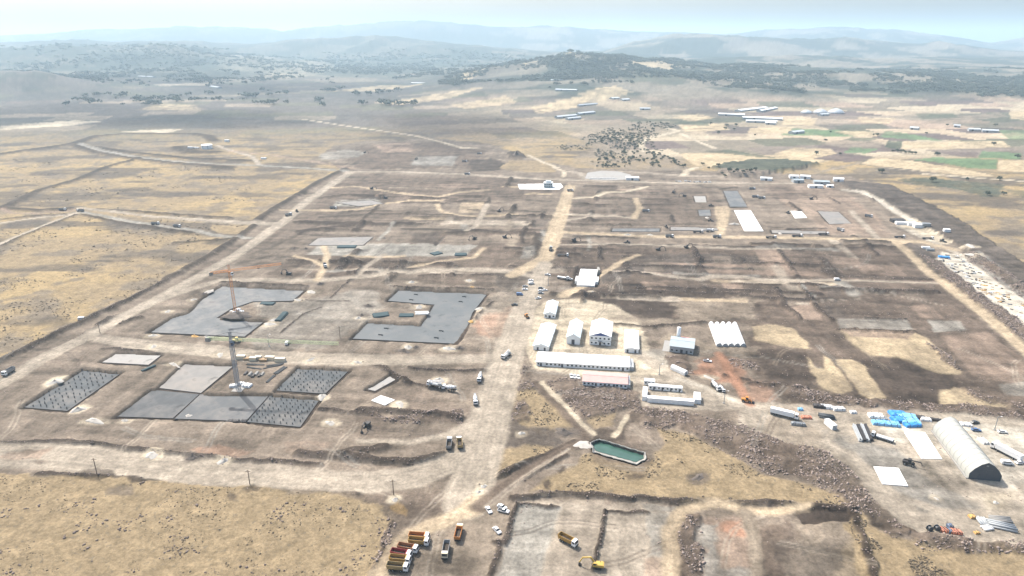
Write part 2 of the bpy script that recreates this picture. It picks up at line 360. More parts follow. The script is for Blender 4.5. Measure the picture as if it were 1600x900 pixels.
# ------------------------------------------------------------------ banks, ditches and cut edges
for p_, w_, h_ in [
 ([(-100,615),(0,566),(100,516),(170,484),(260,440)],6,1.4), ([(260,437),(330,399),(375,370),(400,350)],6,1.6), ([(400,346),(440,320),(500,284),(540,264)],6,1.5),
 ([(0,596),(60,562),(120,530),(170,500)],5,.9), ([(150,508),(200,488),(250,466)],4,.8),
 ([(270,380),(330,375),(376,372)],4,.8), ([(130,326),(200,330),(290,337),(360,341)],5,1.0), ([(130,336),(190,349),(250,357),(300,364)],5,1.0),
 ([(0,384),(50,362),(100,342),(120,336)],5,1.0),([(10,326),(60,329),(110,326)],8,1.0),([(0,343),(50,338),(100,335)],5,.8),
 ([(0,241),(60,233),(118,224),(150,213),(200,209),(300,209),(325,213),(335,221)],9,1.2), ([(118,227),(150,238),(210,248),(280,256),(360,262)],9,1.2),
 ([(0,326),(20,318),(60,298),(120,281),(170,260),(220,247)],7,1.0), ([(150,230),(200,238),(290,247),(400,252)],8,1.0),
 ([(280,230),(300,238),(335,238)],14,1.2),
 ([(470,362),(560,352),(640,350)],14,.9), ([(470,366),(590,369)],6,-1.0), ([(700,365),(740,362),(830,366)],9,1.2), ([(695,370),(680,382)],4,-1.0),
 ([(500,310),(540,305),(600,305)],6,1.0), ([(500,340),(560,336),(640,334)],6,.8), ([(640,312),(710,316),(780,318)],6,.9), ([(690,320),(720,315),(760,317)],4,.7),
 ([(330,440),(380,443),(470,447),(480,448)],6,1.0), ([(655,431),(770,429)],5,.8), ([(610,448),(770,452)],4,.8),
 ([(880,378),(960,382),(1060,384),(1155,387),(1240,384)],7,1.0), ([(1210,382),(1245,432)],6,1.0), ([(1240,392),(1300,388),(1380,386)],5,.8),
 ([(1250,445),(1275,480),(1300,500)],5,.9), ([(1212,450),(1228,480),(1250,498)],6,1.0), ([(1308,515),(1370,517),(1430,519)],3,1.0),([(1350,497),(1418,500)],3,.8),
 ([(930,313),(935,300),(965,299)],5,1.4), ([(1005,332),(1060,334)],4,.8), ([(1005,320),(1050,320)],4,.8),
 ([(950,353),(1035,353)],4,.8),([(1045,351),(1122,352)],4,.8),([(1200,357),(1290,358)],4,.8),([(1125,296),(1150,293)],4,1.0),
 ([(560,640),(640,644),(690,648),(720,655)],6,1.2), ([(500,640),(560,645),(590,650)],5,.8),
 ([(600,700),(560,705),(520,712),(470,708)],8,1.0), ([(540,715),(640,724),(690,712)],7,1.4),
 ([(0,690),(100,690),(200,700),(300,712),(400,720),(500,726)],4,.8), ([(60,740),(150,742),(230,746)],4,.7), ([(370,752),(440,748),(500,757),(560,768)],6,1.0),
 ([(640,830),(616,850),(600,890)],4,.6), ([(745,760),(800,735),(850,713),(900,690)],5,1.3), ([(770,775),(830,740),(880,712)],4,.8),
 ([(800,782),(880,772),(960,778),(1060,783),(1150,785),(1250,788),(1335,795)],4,1.2), ([(1335,800),(1345,830),(1362,880),(1375,930)],5,.9),
 ([(804,792),(795,830),(788,850),(772,850)],3,.7), ([(945,797),(940,850),(925,890)],2.5,.8), ([(945,797),(1010,800)],2.5,.6), ([(806,789),(870,793)],2.5,.5),
 ([(780,850),(765,900)],3,.6),
 ([(1170,595),(1130,585)],4,.8), ([(1170,600),(1260,608)],4,1.0), ([(950,507),(1020,512),(1100,503)],5,1.0),
 ([(560,565),(600,575),(640,600)],5,.8), ([(640,575),(720,580),(770,578)],4,.6), ([(700,540),(740,500),(770,470)],3,.5),
 ([(440,520),(475,490),(500,480)],2.5,.5), ([(460,470),(545,470)],2.5,.5), ([(515,466),(545,440)],2.5,.5),
 ([(140,524),(180,508),(220,496)],5,1.0), ([(160,545),(240,548),(270,550)],4,.7),
 ([(620,590),(665,605),(700,612)],3,1.0),
]:
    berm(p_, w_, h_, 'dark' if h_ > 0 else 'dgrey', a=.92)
# extra dark streaks in the left-centre earthworks
for p_, w_ in [([(410,393),(450,375),(500,350)],5),([(380,410),(420,400)],6),([(460,415),(520,405)],6),([(540,395),(575,390)],5),([(520,430),(580,405)],5),([(620,425),(680,405),(700,400)],4),
               ([(620,345),(690,345)],6),([(760,345),(820,345)],4),([(800,310),(860,315)],6),([(890,330),(930,335)],5),([(1020,300),(1080,312)],4),([(980,350),(1000,352)],4),
               ([(960,295),(1040,297)],3),([(560,283),(620,288)],5),([(700,283),(800,290)],4),([(880,290),(960,292)],4),([(990,290),(1100,291)],4),([(1200,305),(1290,300)],5)]:
    line(p_, w_, 'dark', soft=w_ * .5, wob=3, rough=.4, a=.6)
# smaller cuts, plot edges and spoil strips of the far works, laid along the plot grid
rg = random.Random(77)
for k in range(170):
    if k < 85: cx, cy = rg.uniform(490, 860), rg.uniform(280, 432)
    else: cx, cy = rg.uniform(890, 1390), rg.uniform(292, 470)
    if cx < 545 - (cy - 270) * 1.5 + 60: continue
    if any(a0 < cx < a1 and b0 < cy < b1 for a0, a1, b0, b1 in [(450, 770, 362, 404), (505, 615, 306, 326), (1110, 1210, 288, 366), (945, 1140, 348, 376), (1190, 1340, 325, 376), (1075, 1120, 300, 342), (885, 950, 410, 455), (805, 900, 280, 300)]): continue
    along = rg.random() < .68
    x0, y0 = P(cx, cy); L_ = rg.uniform(25, 95) if along else rg.uniform(20, 70)
    dx, dy = ((.9956, -.0941) if along else (.0941, .9956))
    a_ = np.array([(x0 - dx * L_ / 2, y0 - dy * L_ / 2), (x0 + rg.uniform(-3, 3), y0 + rg.uniform(-3, 3)), (x0 + dx * L_ / 2, y0 + dy * L_ / 2)])
    dk_ = rg.random() < .62
    w_ = rg.uniform(3.5, 8) if dk_ else rg.uniform(3, 12)
    LAYERS.append(dict(t='line', pl=a_, w=[w_] * 3, c=C['dark'] if dk_ else C[rg.choice(['road', 'tan', 'pink', 'lgrey', 'sand'])], soft=w_ * .2, wob=2.0, rough=.4 if dk_ else .1, grass=0, a=.88 if dk_ else .8, dz=rg.uniform(.8, 2.0) if dk_ else 0, cls=0, lip=None,
                       bb=(a_[:, 0].min(), a_[:, 0].max(), a_[:, 1].min(), a_[:, 1].max())))
# tyre tracks wandering over the worked ground
for k in range(150):
    x0, y0 = rg.uniform(-330, 330), rg.uniform(215, 620); an = rg.choice([.0, 1.57, 3.14, 4.71]) - .094 + rg.gauss(0, .25); q = [(x0, y0)]
    for s in range(rg.randint(4, 9)):
        an += rg.gauss(0, .16); q.append((q[-1][0] + 9 * math.cos(an), q[-1][1] + 9 * math.sin(an)))
    c_ = C[rg.choice(['road', 'dgrey', 'tan', 'mid', 'lgrey'])]
    for off in (-1.1, 1.1):
        a_ = np.array([(X - off * math.sin(an), Y + off * math.cos(an)) for X, Y in q])
        LAYERS.append(dict(t='line', pl=a_, w=[.9] * len(q), c=c_, soft=.5, wob=.6, rough=None, grass=None, a=.55, dz=-.06, cls=0, lip=None, skipgrass=True, bb=(a_[:, 0].min(), a_[:, 0].max(), a_[:, 1].min(), a_[:, 1].max())))
# ------------------------------------------------------------------ roads and tracks
road([(1010,236),(1001,228),(1003,220),(1020,214),(1042,209),(1060,205),(1044,200)],[9,9,9,9,9,9,9],'pale','path')
road([(1064,209),(1090,221),(1118,232)],6,'pale','path')
road([(1068,275),(1072,267),(1092,261)],8,'pale','path')
road([(965,268),(1010,270),(1070,275),(1130,276)],6,'road','path')
road([(470,186),(550,198),(650,212),(690,222),(722,231),(750,232)],6,'pale','path')
road([(824,242),(850,254),(872,262)],5,'pale','path')
road([(865,262),(882,268),(880,276)],5,'pale','path'); road([(885,268),(905,270),(918,280)],8,'road','path')
road([(1445,272),(1530,278),(1640,287)],6,'pale','path')
road([(1286,268),(1340,255),(1380,262),(1460,270)],5,'tan','path')
road([(125,225),(160,236),(210,245),(270,252),(330,256),(400,258),(470,262),(545,268)],[9,9,9,9,8,8,8,8],'lgrey')
road([(545,268),(600,268),(660,270),(720,272),(800,277),(850,280),(890,281),(960,283),(1060,286),(1130,286),(1240,287)],8,'road')
road([(340,228),(370,238),(395,245),(404,257)],6,'road','path'); road([(360,236),(430,243),(480,251),(552,263)],6,'pink','path')
road([(-60,606),(0,601),(56,566),(105,541),(147,520),(186,500),(250,466),(320,428),(368,400),(420,362),(444,346),(472,320),(500,300),(546,270)],[11,11,11,11,11,11,11,12,12,12,12,12,12,12],'road')
road([(225,478),(262,463),(300,451),(345,438),(400,437),(468,438),(500,438),(580,431),(610,425),(640,426),(670,421),(720,421),(800,424),(840,433)],9,'road')
road([(125,325),(240,338),(320,344),(400,349),(432,350)],[6,7,10,12,12],'road'); road([(130,331),(190,344),(245,352),(300,359),(345,369),(390,372)],7,'lgrey','road')
road([(0,349),(60,340),(112,335),(126,330)],5,'road','path'); road([(-40,398),(0,382),(40,364),(80,348),(122,332)],6,'road','path')
road([(126,328),(60,333),(20,333),(3,327)],5,'pink','path')
road([(520,293),(560,292),(600,298),(640,304),(685,308),(720,300),(762,297)],5,'sand','path')
road([(440,328),(520,329),(560,327),(600,318),(640,314),(690,314)],6,'sand','path')
road([(683,320),(690,331),(720,337),(780,337),(840,336),(876,338)],5,'sand','path'); road([(761,320),(752,338),(742,354),(728,361)],6,'road','path')
road([(880,311),(930,308),(945,301),(980,299),(1010,292)],5,'pale','path'); road([(880,345),(920,339),(960,337),(990,341)],5,'road','path'); road([(993,310),(1000,325),(990,341)],6,'sand','path')
road([(874,362),(960,367),(1040,370),(1120,370),(1200,371),(1300,373),(1390,375),(1410,380)],[8,9,9,9,9,9,9,9],'sand')
road([(872,383),(960,381),(1040,384),(1150,389),(1232,389)],4,'road','path')
road([(1398,378),(1420,395),(1450,425),(1480,447),(1520,478),(1560,510),(1600,545),(1680,610)],9,'sand')
road([(1390,376),(1440,378),(1490,390)],10,'sand','path')
road([(960,425),(1000,426),(1050,432),(1092,437),(1120,431),(1160,432),(1190,437),(1250,438),(1330,438),(1462,442)],[6,6,6,6,9,9,6,5,5,4],'road')
road([(880,462),(905,450),(940,428),(970,410),(997,398)],[10,9,7,6,5],'sand','path')
road([(540,400),(590,402),(630,400)],5,'sand','path'); road([(505,383),(512,400),(505,420),(495,438)],6,'sand','path'); road([(460,400),(490,408),(508,418)],5,'sand','path')
road([(640,418),(690,408),(740,402),(755,388)],5,'sand','path'); road([(560,430),(580,410),(600,398)],5,'road','path')
road([(1128,325),(1130,345),(1125,365)],[16,10,8],'sand','path')
road([(1320,297),(1345,300),(1375,315),(1400,332),(1425,345)],7,'white','road')
road([(1200,300),(1260,300),(1330,315),(1375,345)],5,'pink','path'); road([(1330,330),(1350,350),(1370,372)],6,'road','path')
road([(800,430),(852,404),(868,360),(882,320),(891,290)],[10,13,15,13,12],'sand','road')
road([(728,790),(742,740),(752,700),(764,660),(782,600),(802,530),(820,480),(838,445),(852,412)],[20,22,24,23,22,20,18,16,14],'road')
road([(140,525),(200,535),(260,542),(330,548),(400,556),(480,560),(560,562),(640,563),(700,561),(790,560)],[8,14,16,16,17,17,17,14,12,12],'road')
road([(-120,706),(0,710),(100,714),(200,724),(300,734),(400,742),(500,750),(580,754),(650,745),(700,725),(730,700)],[21,21,21,20,20,17,15,16,16,14,12],'road')
road([(560,690),(640,690),(700,680),(735,665)],[4,5,6,7],'road','path')
road([(575,960),(592,900),(612,865),(645,832),(690,815),(730,800),(750,785)],[7,7,7,7,8,10,12],'sand','path')
road([(752,792),(800,750),(850,718),(888,698),(912,690)],[8,7,6,6,7],'mid','path'); 
for o_ in (0, 8):
    line([(758+o_,792),(805+o_,753),(852+o_,722),(888,702)],1.2,'road',soft=.8,wob=.5,a=.6)
road([(838,598),(872,636),(895,662),(912,682)],5,'mid','path')
road([(846,597),(882,634),(907,660),(925,677)],3.0,'pale','path',soft=.7)
road([(978,650),(966,672),(958,682)],2.6,'pale','path',soft=.7)
road([(990,548),(1040,580),(1085,602),(1130,621),(1175,634),(1250,640),(1330,642),(1430,648),(1600,662),(1760,690)],[9,9,9,9,10,11,10,9,9,9],'road')
line([(1060,592),(1100,605),(1140,622),(1180,636)],4,'white',soft=1.5,a=.7)
road([(1122,552),(1140,580),(1158,608),(1172,632)],6,'red','path')
line([(1230,640),(1330,640),(1430,646)],4,'pink',soft=3,a=.6)
road([(1050,960),(1046,830),(1062,796),(1120,783),(1160,795),(1210,800),(1262,788)],[7,7,6,6,6,5,4],'sand','path')
road([(1163,798),(1176,830),(1182,880),(1186,940)],[6,6,5,5],'tan','path')
road([(1330,640),(1290,690),(1330,710),(1390,770),(1470,800),(1600,800)],[4,5,6,6,5,4],'road','path')

# ------------------------------------------------------------------ heaps: where they stand; each lies on its own spread of fines
HEAPS = [
 ((240,524),4.6,3.0,1.1,'gravel_white','white gravel heap below the left corner of the notched slab'),((322,522.5),5.5,3.2,1.2,'gravel_white','white gravel heap beside an orange heap below the notched slab'),((304,525),3.6,2.6,1.3,'gravel_orange','orange sand heap below the notched slab'),
 ((240,541.5),4.0,2.6,.9,'gravel_white','white gravel heap on the middle road by the pale slab'),((272,569),6.5,2.6,1.0,'gravel_white','long white heap beside the pale slab corner'),((344,554.5),5.0,2.6,.8,'gravel_white','flat white heap left of the grey crane mast top'),
 ((302,468),3.0,3.4,.9,'gravel_white','white heap along the left edge of the notched slab, lower'),((262,487),4.0,2.6,.9,'gravel_white','white heap left of the notched slab, lowest'),((327,455),6.5,3.5,.9,'gravel_white','long white heap behind the left edge of the notched slab'),
 ((486,456),5.5,4.5,1.0,'gravel_white','white heap right of the notched slab far corner'),((466,469),4.6,3.2,1.1,'gravel_white','white heap at the right notch of the crane slab'),((429,500),4.6,4.0,1.2,'gravel_white','white heap beside the dark formwork at the crane slab'),((421,506.5),6.0,4.0,1.0,'gravel_white','larger white heap below the dark formwork'),
 ((86,597),5.0,5.5,1.4,'gravel_white','white heap on the left rim of the left column slab'),((122,641),4.8,4.0,1.5,'gravel_white','round white heap below the left column slab'),((148,658),7.0,3.0,1.0,'gravel_white','long white heap between the lower left slabs'),((195,657),2.4,2.0,.8,'gravel_white','small white heap below the dark grey slab'),
 ((294,645.5),4.2,3.6,.9,'gravel_white','pale heap set into the edge between the dark slabs'),((503,620),3.4,4.4,1.3,'gravel_white','white heap between the two column slabs on the right'),((516,661),4.0,2.8,.9,'gravel_white','white heap right of the front column slab'),((559,566.5),3.6,2.2,.9,'gravel_white','white heap at the corner of the right column slab'),
 ((485,562),4.4,2.4,.8,'gravel_white','white heap behind the right column slab'),((687,594),4.6,4.2,1.6,'gravel_white','white heap behind the pump truck'),((624.5,631.5),4.6,3.4,.9,'gravel_white','round white heap beside the small white slab'),((560,497),4.0,2.6,1.2,'gravel_white','white heap left of the rebar stacks'),
 ((750,483),4.2,4.4,1.2,'gravel_white','white heap at the right side of the Z slab'),((638,543),4.0,3.6,1.4,'gravel_white','white heap below the front edge of the Z slab'),((701,545),5.4,3.6,1.2,'gravel_white','pale heap with dark soil below the Z slab'),((643,441),4.0,3.0,1.3,'gravel_white','white heap behind the Z slab on the left'),((733,438.5),4.2,3.2,1.3,'gravel_white','white heap behind the Z slab on the right'),
 ((655,480),5.2,3.6,1.6,'gravel_white','white heap inside the notch of the Z slab'),((737,449),2.4,2.6,1.1,'gravel_orange','small orange heap behind the Z slab'),((736,504),2.4,2.8,1.0,'gravel_orange','small orange heap at the right edge of the Z slab'),
 ((718,544),3.6,2.6,1.3,'soil_pile','dark soil heap below the Z slab right end'),((632,549),6,3,1.6,'soil_pile','wide dark soil heap below the Z slab middle'),((650,543.5),3,2.4,1.3,'soil_pile','small dark soil heap beside the white one below the Z slab'),
 ((237,711),5.0,4.0,1.1,'gravel_white','square white heap on the lower left road'),((351,720),4.6,3.4,1.2,'gravel_white','white heap with dark cap on the lower left road'),((301,715),4.2,3.0,1.2,'soil_pile','dark soil heap on the lower left road'),
 
 ((880,675.5),7,4,1.6,'soil_pile','dark soil mound left of the pond track'),((1092,746),5.5,3.5,1.0,'soil_pile','dark stone heap alone in the pond meadow'),
 ((815,677),2.6,1.8,.8,'gravel_white','small white heap on the dark ground by the haul road'),((756,760),2.2,1.8,.7,'gravel_white','small white heap at the foreground crossroads'),((748,769),1.6,1.4,.6,'gravel_white','tiny white heap by the foreground track'),((617,781),2.4,1.8,.8,'gravel_white','small white heap at the grass corner'),
 ((1056,611),3,2,.5,'gravel_white','low white spread behind the container yard'),((1106,589),5.2,2.8,.7,'gravel_white','flat white spread on the red earth'),((981,367),5,2.6,1.2,'gravel_white','white heap before the far grey strip slab, first'),
 ((1016,367),5,2.6,1.2,'gravel_white','white heap before the far grey strip slab, second'),((1147,350),7.5,4,1.4,'gravel_white','white heap left of the far long white slab'),((1105,340),5.5,3,1.2,'gravel_white','white heap at the nearer far square'),((1219,364),6,3,1.3,'gravel_white','white heap at the dusty far strip slab'),((926,456.5),2.0,1.6,.9,'gravel_white','small white heap in the dark plot right of the hall deck'),
 ((1515,388),9,5,.8,'gravel_white','flat white spread on the dark plateau edge, farther'),((1521,401),9,6,.8,'gravel_white','flat white spread on the dark plateau edge, nearer'),((1556,785),2.0,1.6,.6,'gravel_white','tiny pale heap on the yard before the hangar tent'),((1463,779),1.6,1.2,.5,'gravel_white','tiny white heap on the grey yard'),
 ((318,459),3,2.4,1.2,'soil_pile','dark heap beside the long white heap at the crane slab'),((500,443.5),4,2.4,1.2,'soil_pile','dark heap behind the notched slab on the sandy road'),((575,478),4.6,2.6,1.2,'soil_pile','dark heap left of the Z slab, upper'),((565,493),4.4,2.4,1.2,'soil_pile','dark heap left of the Z slab beside a white one'),
 ((806,245),14,8,5.0,'soil_pile','dark conical spoil heap on the far plain'),((600,372),3.4,2,.8,'soil_pile','dark patch on the far wide pale slab'),((478,389),4,2.4,1.3,'soil_pile','dark heap on the sandy ground above the orange crane, right'),((460,388),4,2.4,1.3,'soil_pile','dark heap on the sandy ground above the orange crane, left')]
for c_, rx_, ry_, h_, m_, lab_ in HEAPS:
    x_, y_ = P(*c_)
    if c_[1] > 350:
        q = np.array([(x_ + (rx_ + 1.0) * math.cos(a), y_ + (ry_ + 1.2) * math.sin(a)) for a in np.linspace(0, 6.283, 13)[:-1]])
        LAYERS.append(dict(t='poly', pl=q, c={'gravel_white': C['pale'], 'gravel_tan': C['sand'], 'gravel_orange': C['sand'], 'soil_pile': C['dgrey']}[m_], soft=1.5, wob=2.0, rough=None, grass=0, a=.75, dz=0, cls=0, lip=None,
                           bb=(q[:, 0].min(), q[:, 0].max(), q[:, 1].min(), q[:, 1].max())))
for q_, c_, a_ in [([(168,762),(185,757),(205,760),(206,770),(185,776),(165,773)],'dgrey',.6),([(125,736),(150,731),(175,735),(172,745),(150,752),(130,745)],'dark',.75),([(195,747),(230,746),(247,750),(225,753),(200,754)],'dark',.75),([(350,780),(358,771),(367,773),(362,782)],'dark',.8),
    ([(375,764),(395,757),(408,762),(400,770),(382,770)],'dark',.7),([(848,756),(856,750),(863,753),(858,762),(850,762)],'dark',.75),([(870,736),(875,728),(881,731),(877,741)],'dark',.75),([(972,742),(990,738),(1006,742),(998,750),(978,748)],'dark',.7),
    ([(42,720),(60,717),(80,722),(60,727)],'mid',.7),([(612,792),(626,786),(642,796),(636,804),(618,800)],'ochre',.7),([(640,790),(670,786),(690,800),(650,805)],'mid',.5),
    ([(300,700),(350,695),(400,705),(360,714),(310,710)],'red',.35),([(440,690),(520,690),(500,706),(450,706)],'pink',.5),([(20,705),(80,700),(60,716),(0,716)],'red',.3)]:
    patch(q_, c_, 1.0, 2.5, rough=.3, a=a_)
# ------------------------------------------------------------------ concrete slabs: outlines measured on the photograph, the pits are cut for them
SLABS = [  # outline, pit depth, material, label, column grid
 ([(231,519),(382,526),(414,501),(338,497),(360,483),(395,471),(457,470),(478,452),(347,445),(318,465),(297,487),(268,495)],1.4,'slab_grey','grey notched foundation slab around the orange tower crane',None),
 ([(549,529),(713,537),(731,508),(738,489),(763,457),(624,451),(606,470),(679,476),(659,507),(575,502)],1.4,'slab_blue','smooth blue grey foundation slab shaped like a letter Z beside the haul road',None),
 ([(33,636),(105,642),(190,582),(128,577)],1.3,'slab_col','slanting grey slab with rows of column starters at the left edge',(7,12)),
 ([(157,566),(232,570),(253,554),(182,551)],1.0,'slab_pale','small pale empty slab behind the slab of column starters',None),
 ([(247,606),(289,567),(366,570.5),(314,614)],1.2,'slab_dusty','dusty light grey slab with dark stains behind the grey crane',None),
 ([(180,650.5),(236,609),(311,616),(270,653.5)],1.2,'slab_dark','dark grey slab in front of the dusty stained slab',None),
 ([(313,616),(421,617),(384,658),(273,654)],1.2,'slab_mid','mid grey slab lying under the shadow of the grey crane',None),
 ([(423,617),(500,623),(469,667),(386,659)],1.2,'slab_col','dark slab full of column starters in front of the grey crane',(9,9)),
 ([(430,610),(508,615),(546,578),(465,574)],1.2,'slab_col','dark slab full of column starters right of the grey crane',(9,9)),
 ([(573,608),(611,585),(624,590),(586,611)],1.0,'slab_pale','narrow pale slab with rebar along one edge near the pump truck',None),
 ([(580,625.5),(595,617.5),(617,624.5),(601,633)],.0,'slab_white','small bright white slab below the narrow pale slab',None),
 ([(1413,675),(1445,675),(1472,717),(1440,716)],.0,'slab_white','long bright white slab beside the big hangar tent',None),
 ([(1365,728.5),(1404,731),(1419,759),(1379,756)],.0,'slab_white','square bright white slab in front of the dark telehandler',None),
 ([(1130,297),(1152,298),(1168,323),(1141,323)],.6,'slab_grey','long grey slab behind the long white slab in the far works',None),
 ([(1147,328.5),(1173,328.5),(1193,361),(1163,361)],.0,'slab_white','long bright white slab beside the far sandy road',None),
 ([(1235,329.5),(1252,329.5),(1261,340),(1242,341)],.0,'slab_white','small pale white slab alone in the far pinkish plot',None),
 ([(1084,306.5),(1102,306.5),(1104,316),(1087,316)],.5,'slab_pale','small pale slab farther back of two far squares',None),
 ([(1091,328.5),(1109,327.5),(1111,337),(1093,337.5)],.5,'slab_grey','small grey slab nearer of two far squares',None),
 ([(958,355.5),(1031,356.5),(1030,362),(956,361.5)],.8,'slab_grey','long thin grey strip slab along the far sandy road',None),
 ([(1048,354.5),(1120,355.5),(1122,360),(1048,359.5)],.6,'slab_dusty','long thin dusty strip slab beside the parked trucks',None),
 ([(1205,358.5),(1290,361),(1290,366),(1207,364)],.6,'slab_dusty','long thin dusty strip slab right of the white slab',None),
 ([(1278,330),(1310,331),(1330,349),(1296,350)],.4,'slab_dusty','blurred grey slab in the far right plot',None),
 ([(525,316),(580,313),(600,318),(560,322)],.5,'slab_dusty','pale grey slab under the far dark bank on the left',None),
 ([(498,371.5),(583,370),(567,383),(482,383)],.5,'slab_dusty','wide pale slab in the middle distance with two dark marks',None),
]
SLABS = [(s[0], s[1] * 1.6, *s[2:]) for s in SLABS]
for s in SLABS:
    if s[1] > 0:
        cx = sum(a for a, b in s[0]) / len(s[0])
        pl = PL(s[0])
        # pit outline: push every corner outwards by the width of the working space
        area = sum(pl[i][0] * pl[(i + 1) % len(pl)][1] - pl[(i + 1) % len(pl)][0] * pl[i][1] for i in range(len(pl)))
        sg = 1 if area > 0 else -1
        out = []
        n = len(pl)
        for i in range(n):
            d0 = pl[i] - pl[i - 1]; d1 = pl[(i + 1) % n] - pl[i]
            n0 = np.array([d0[1], -d0[0]]) / np.hypot(*d0) * sg
            n1 = np.array([d1[1], -d1[0]]) / np.hypot(*d1) * sg
            b = n0 + n1; b = b / (b @ b) * 2 if b @ b > .2 else n0
            out.append(pl[i] + b * 1.3)
        L0 = dict(t='poly', pl=np.array(out), c=C['dark'], soft=.6, wob=.9, rough=.03, grass=0, a=.95, dz=-s[1], cls=0, lip=None)  # dark cover paints the shade of the pit walls into the ground
        q = L0['pl']; L0['bb'] = (q[:, 0].min(), q[:, 0].max(), q[:, 1].min(), q[:, 1].max())
        # a strip of disturbed soil round the pit comes first
        L1 = dict(L0); L1.update(c=C['tan'], soft=4, wob=3, rough=.15, a=.45, dz=0)
        LAYERS.append(L1); LAYERS.append(L0)
# pond basin, the white hall's pit
POND = [(926,692),(936,688),(1004,709),(1006,716),(994,722),(930,704)]
cut([(922,691),(936,685),(1008,708),(1010,717),(994,726),(926,706)],'dgrey',-2.4,soft=1.2,wob=.4)
cut([(893,447),(936,448),(940,417),(902,416)],'dark',-2.0,soft=1.2,wob=.8)

# ------------------------------------------------------------------ hills: skyline profiles at their own distances
RIDGES = [ # distance, depth in front, depth behind, profile (px, py)
 (11500,2000,3000,[(-500,60),(0,57),(150,47),(250,42),(420,43),(445,48),(560,38),(640,34),(760,40),(900,42),(960,48),(1000,50),(1150,52),(1200,46),(1280,42),(1400,47),(1500,60),(1545,66),(1600,58),(2200,58)]),
 (7300,1500,1700,[(-500,68),(0,66),(120,62),(240,64),(380,66),(500,61),(590,55),(680,62),(760,72),(860,79),(940,79),(985,66),(1050,53),(1150,56),(1250,60),(1340,58),(1420,64),(1500,66),(1560,76),(1640,80),(2200,78)]),
 (5400,1300,1300,[(-500,68),(0,66),(100,64),(200,63),(300,72),(400,80),(500,92),(600,102),(1000,110),(1050,92),(1200,84),(1350,86),(1450,82),(1600,88),(2200,88)]),
 (3750,1350,1200,[(-500,150),(560,150),(640,132),(700,112),(760,101),(830,90),(890,82),(960,85),(1020,90),(1100,95),(1200,98),(1300,102),(1400,104),(1500,106),(1600,107),(2200,106)]),
 (3050,420,800,[(-500,100),(0,103),(60,105),(110,116),(180,126),(250,132),(400,140),(2200,140)]),
]
for r in RIDGES:
    xs = []; zs = []
    for a, b in r[3]:
        x_, z_ = ray_z(a, b, r[0]); xs.append((a - 800.0) / FPX); zs.append(max(z_, 0.0))
    r[3][:] = [np.array(xs), np.array(zs)]
def hills(x, y):
    z = np.zeros(x.shape)
    far = y > 1800
    if far.any():
        X, Y = x[far], y[far]
        zz = np.zeros(X.shape)
        warp = (fbm(X, Y, 1600, 5) - .5)
        gul = fbm(X, Y, 700, 9, 5)
        for D, s0, s1, (pu, pz) in RIDGES:
            u = X / (Y * _cp + CAM_H * _sp)
            top = np.interp(u, pu, pz)
            Dw = D + warp * 1500 - 150
            t = (Y - Dw)
            f = np.where(t < 0, np.exp(-(t / s0) ** 2 * 1.6), np.exp(-(t / s1) ** 2))
            zz = np.maximum(zz, top * f * (1 - .5 * np.clip(1 - f, 0, 1) * gul))
        rdg = np.abs(2 * fbm(X, Y, 950, 19, 4) - 1)
        zz = zz * (1.04 - np.clip(rdg * 1.5, 0, .42) * (1 - .8 * sstep(5600, 8000, Y))) * (1 + (fbm(X, Y, 260, 23, 3) - .5) * .22 * (1 - .85 * sstep(5600, 8000, Y)))
        z[far] = zz * sstep(1800, 2500, Y)
    return z

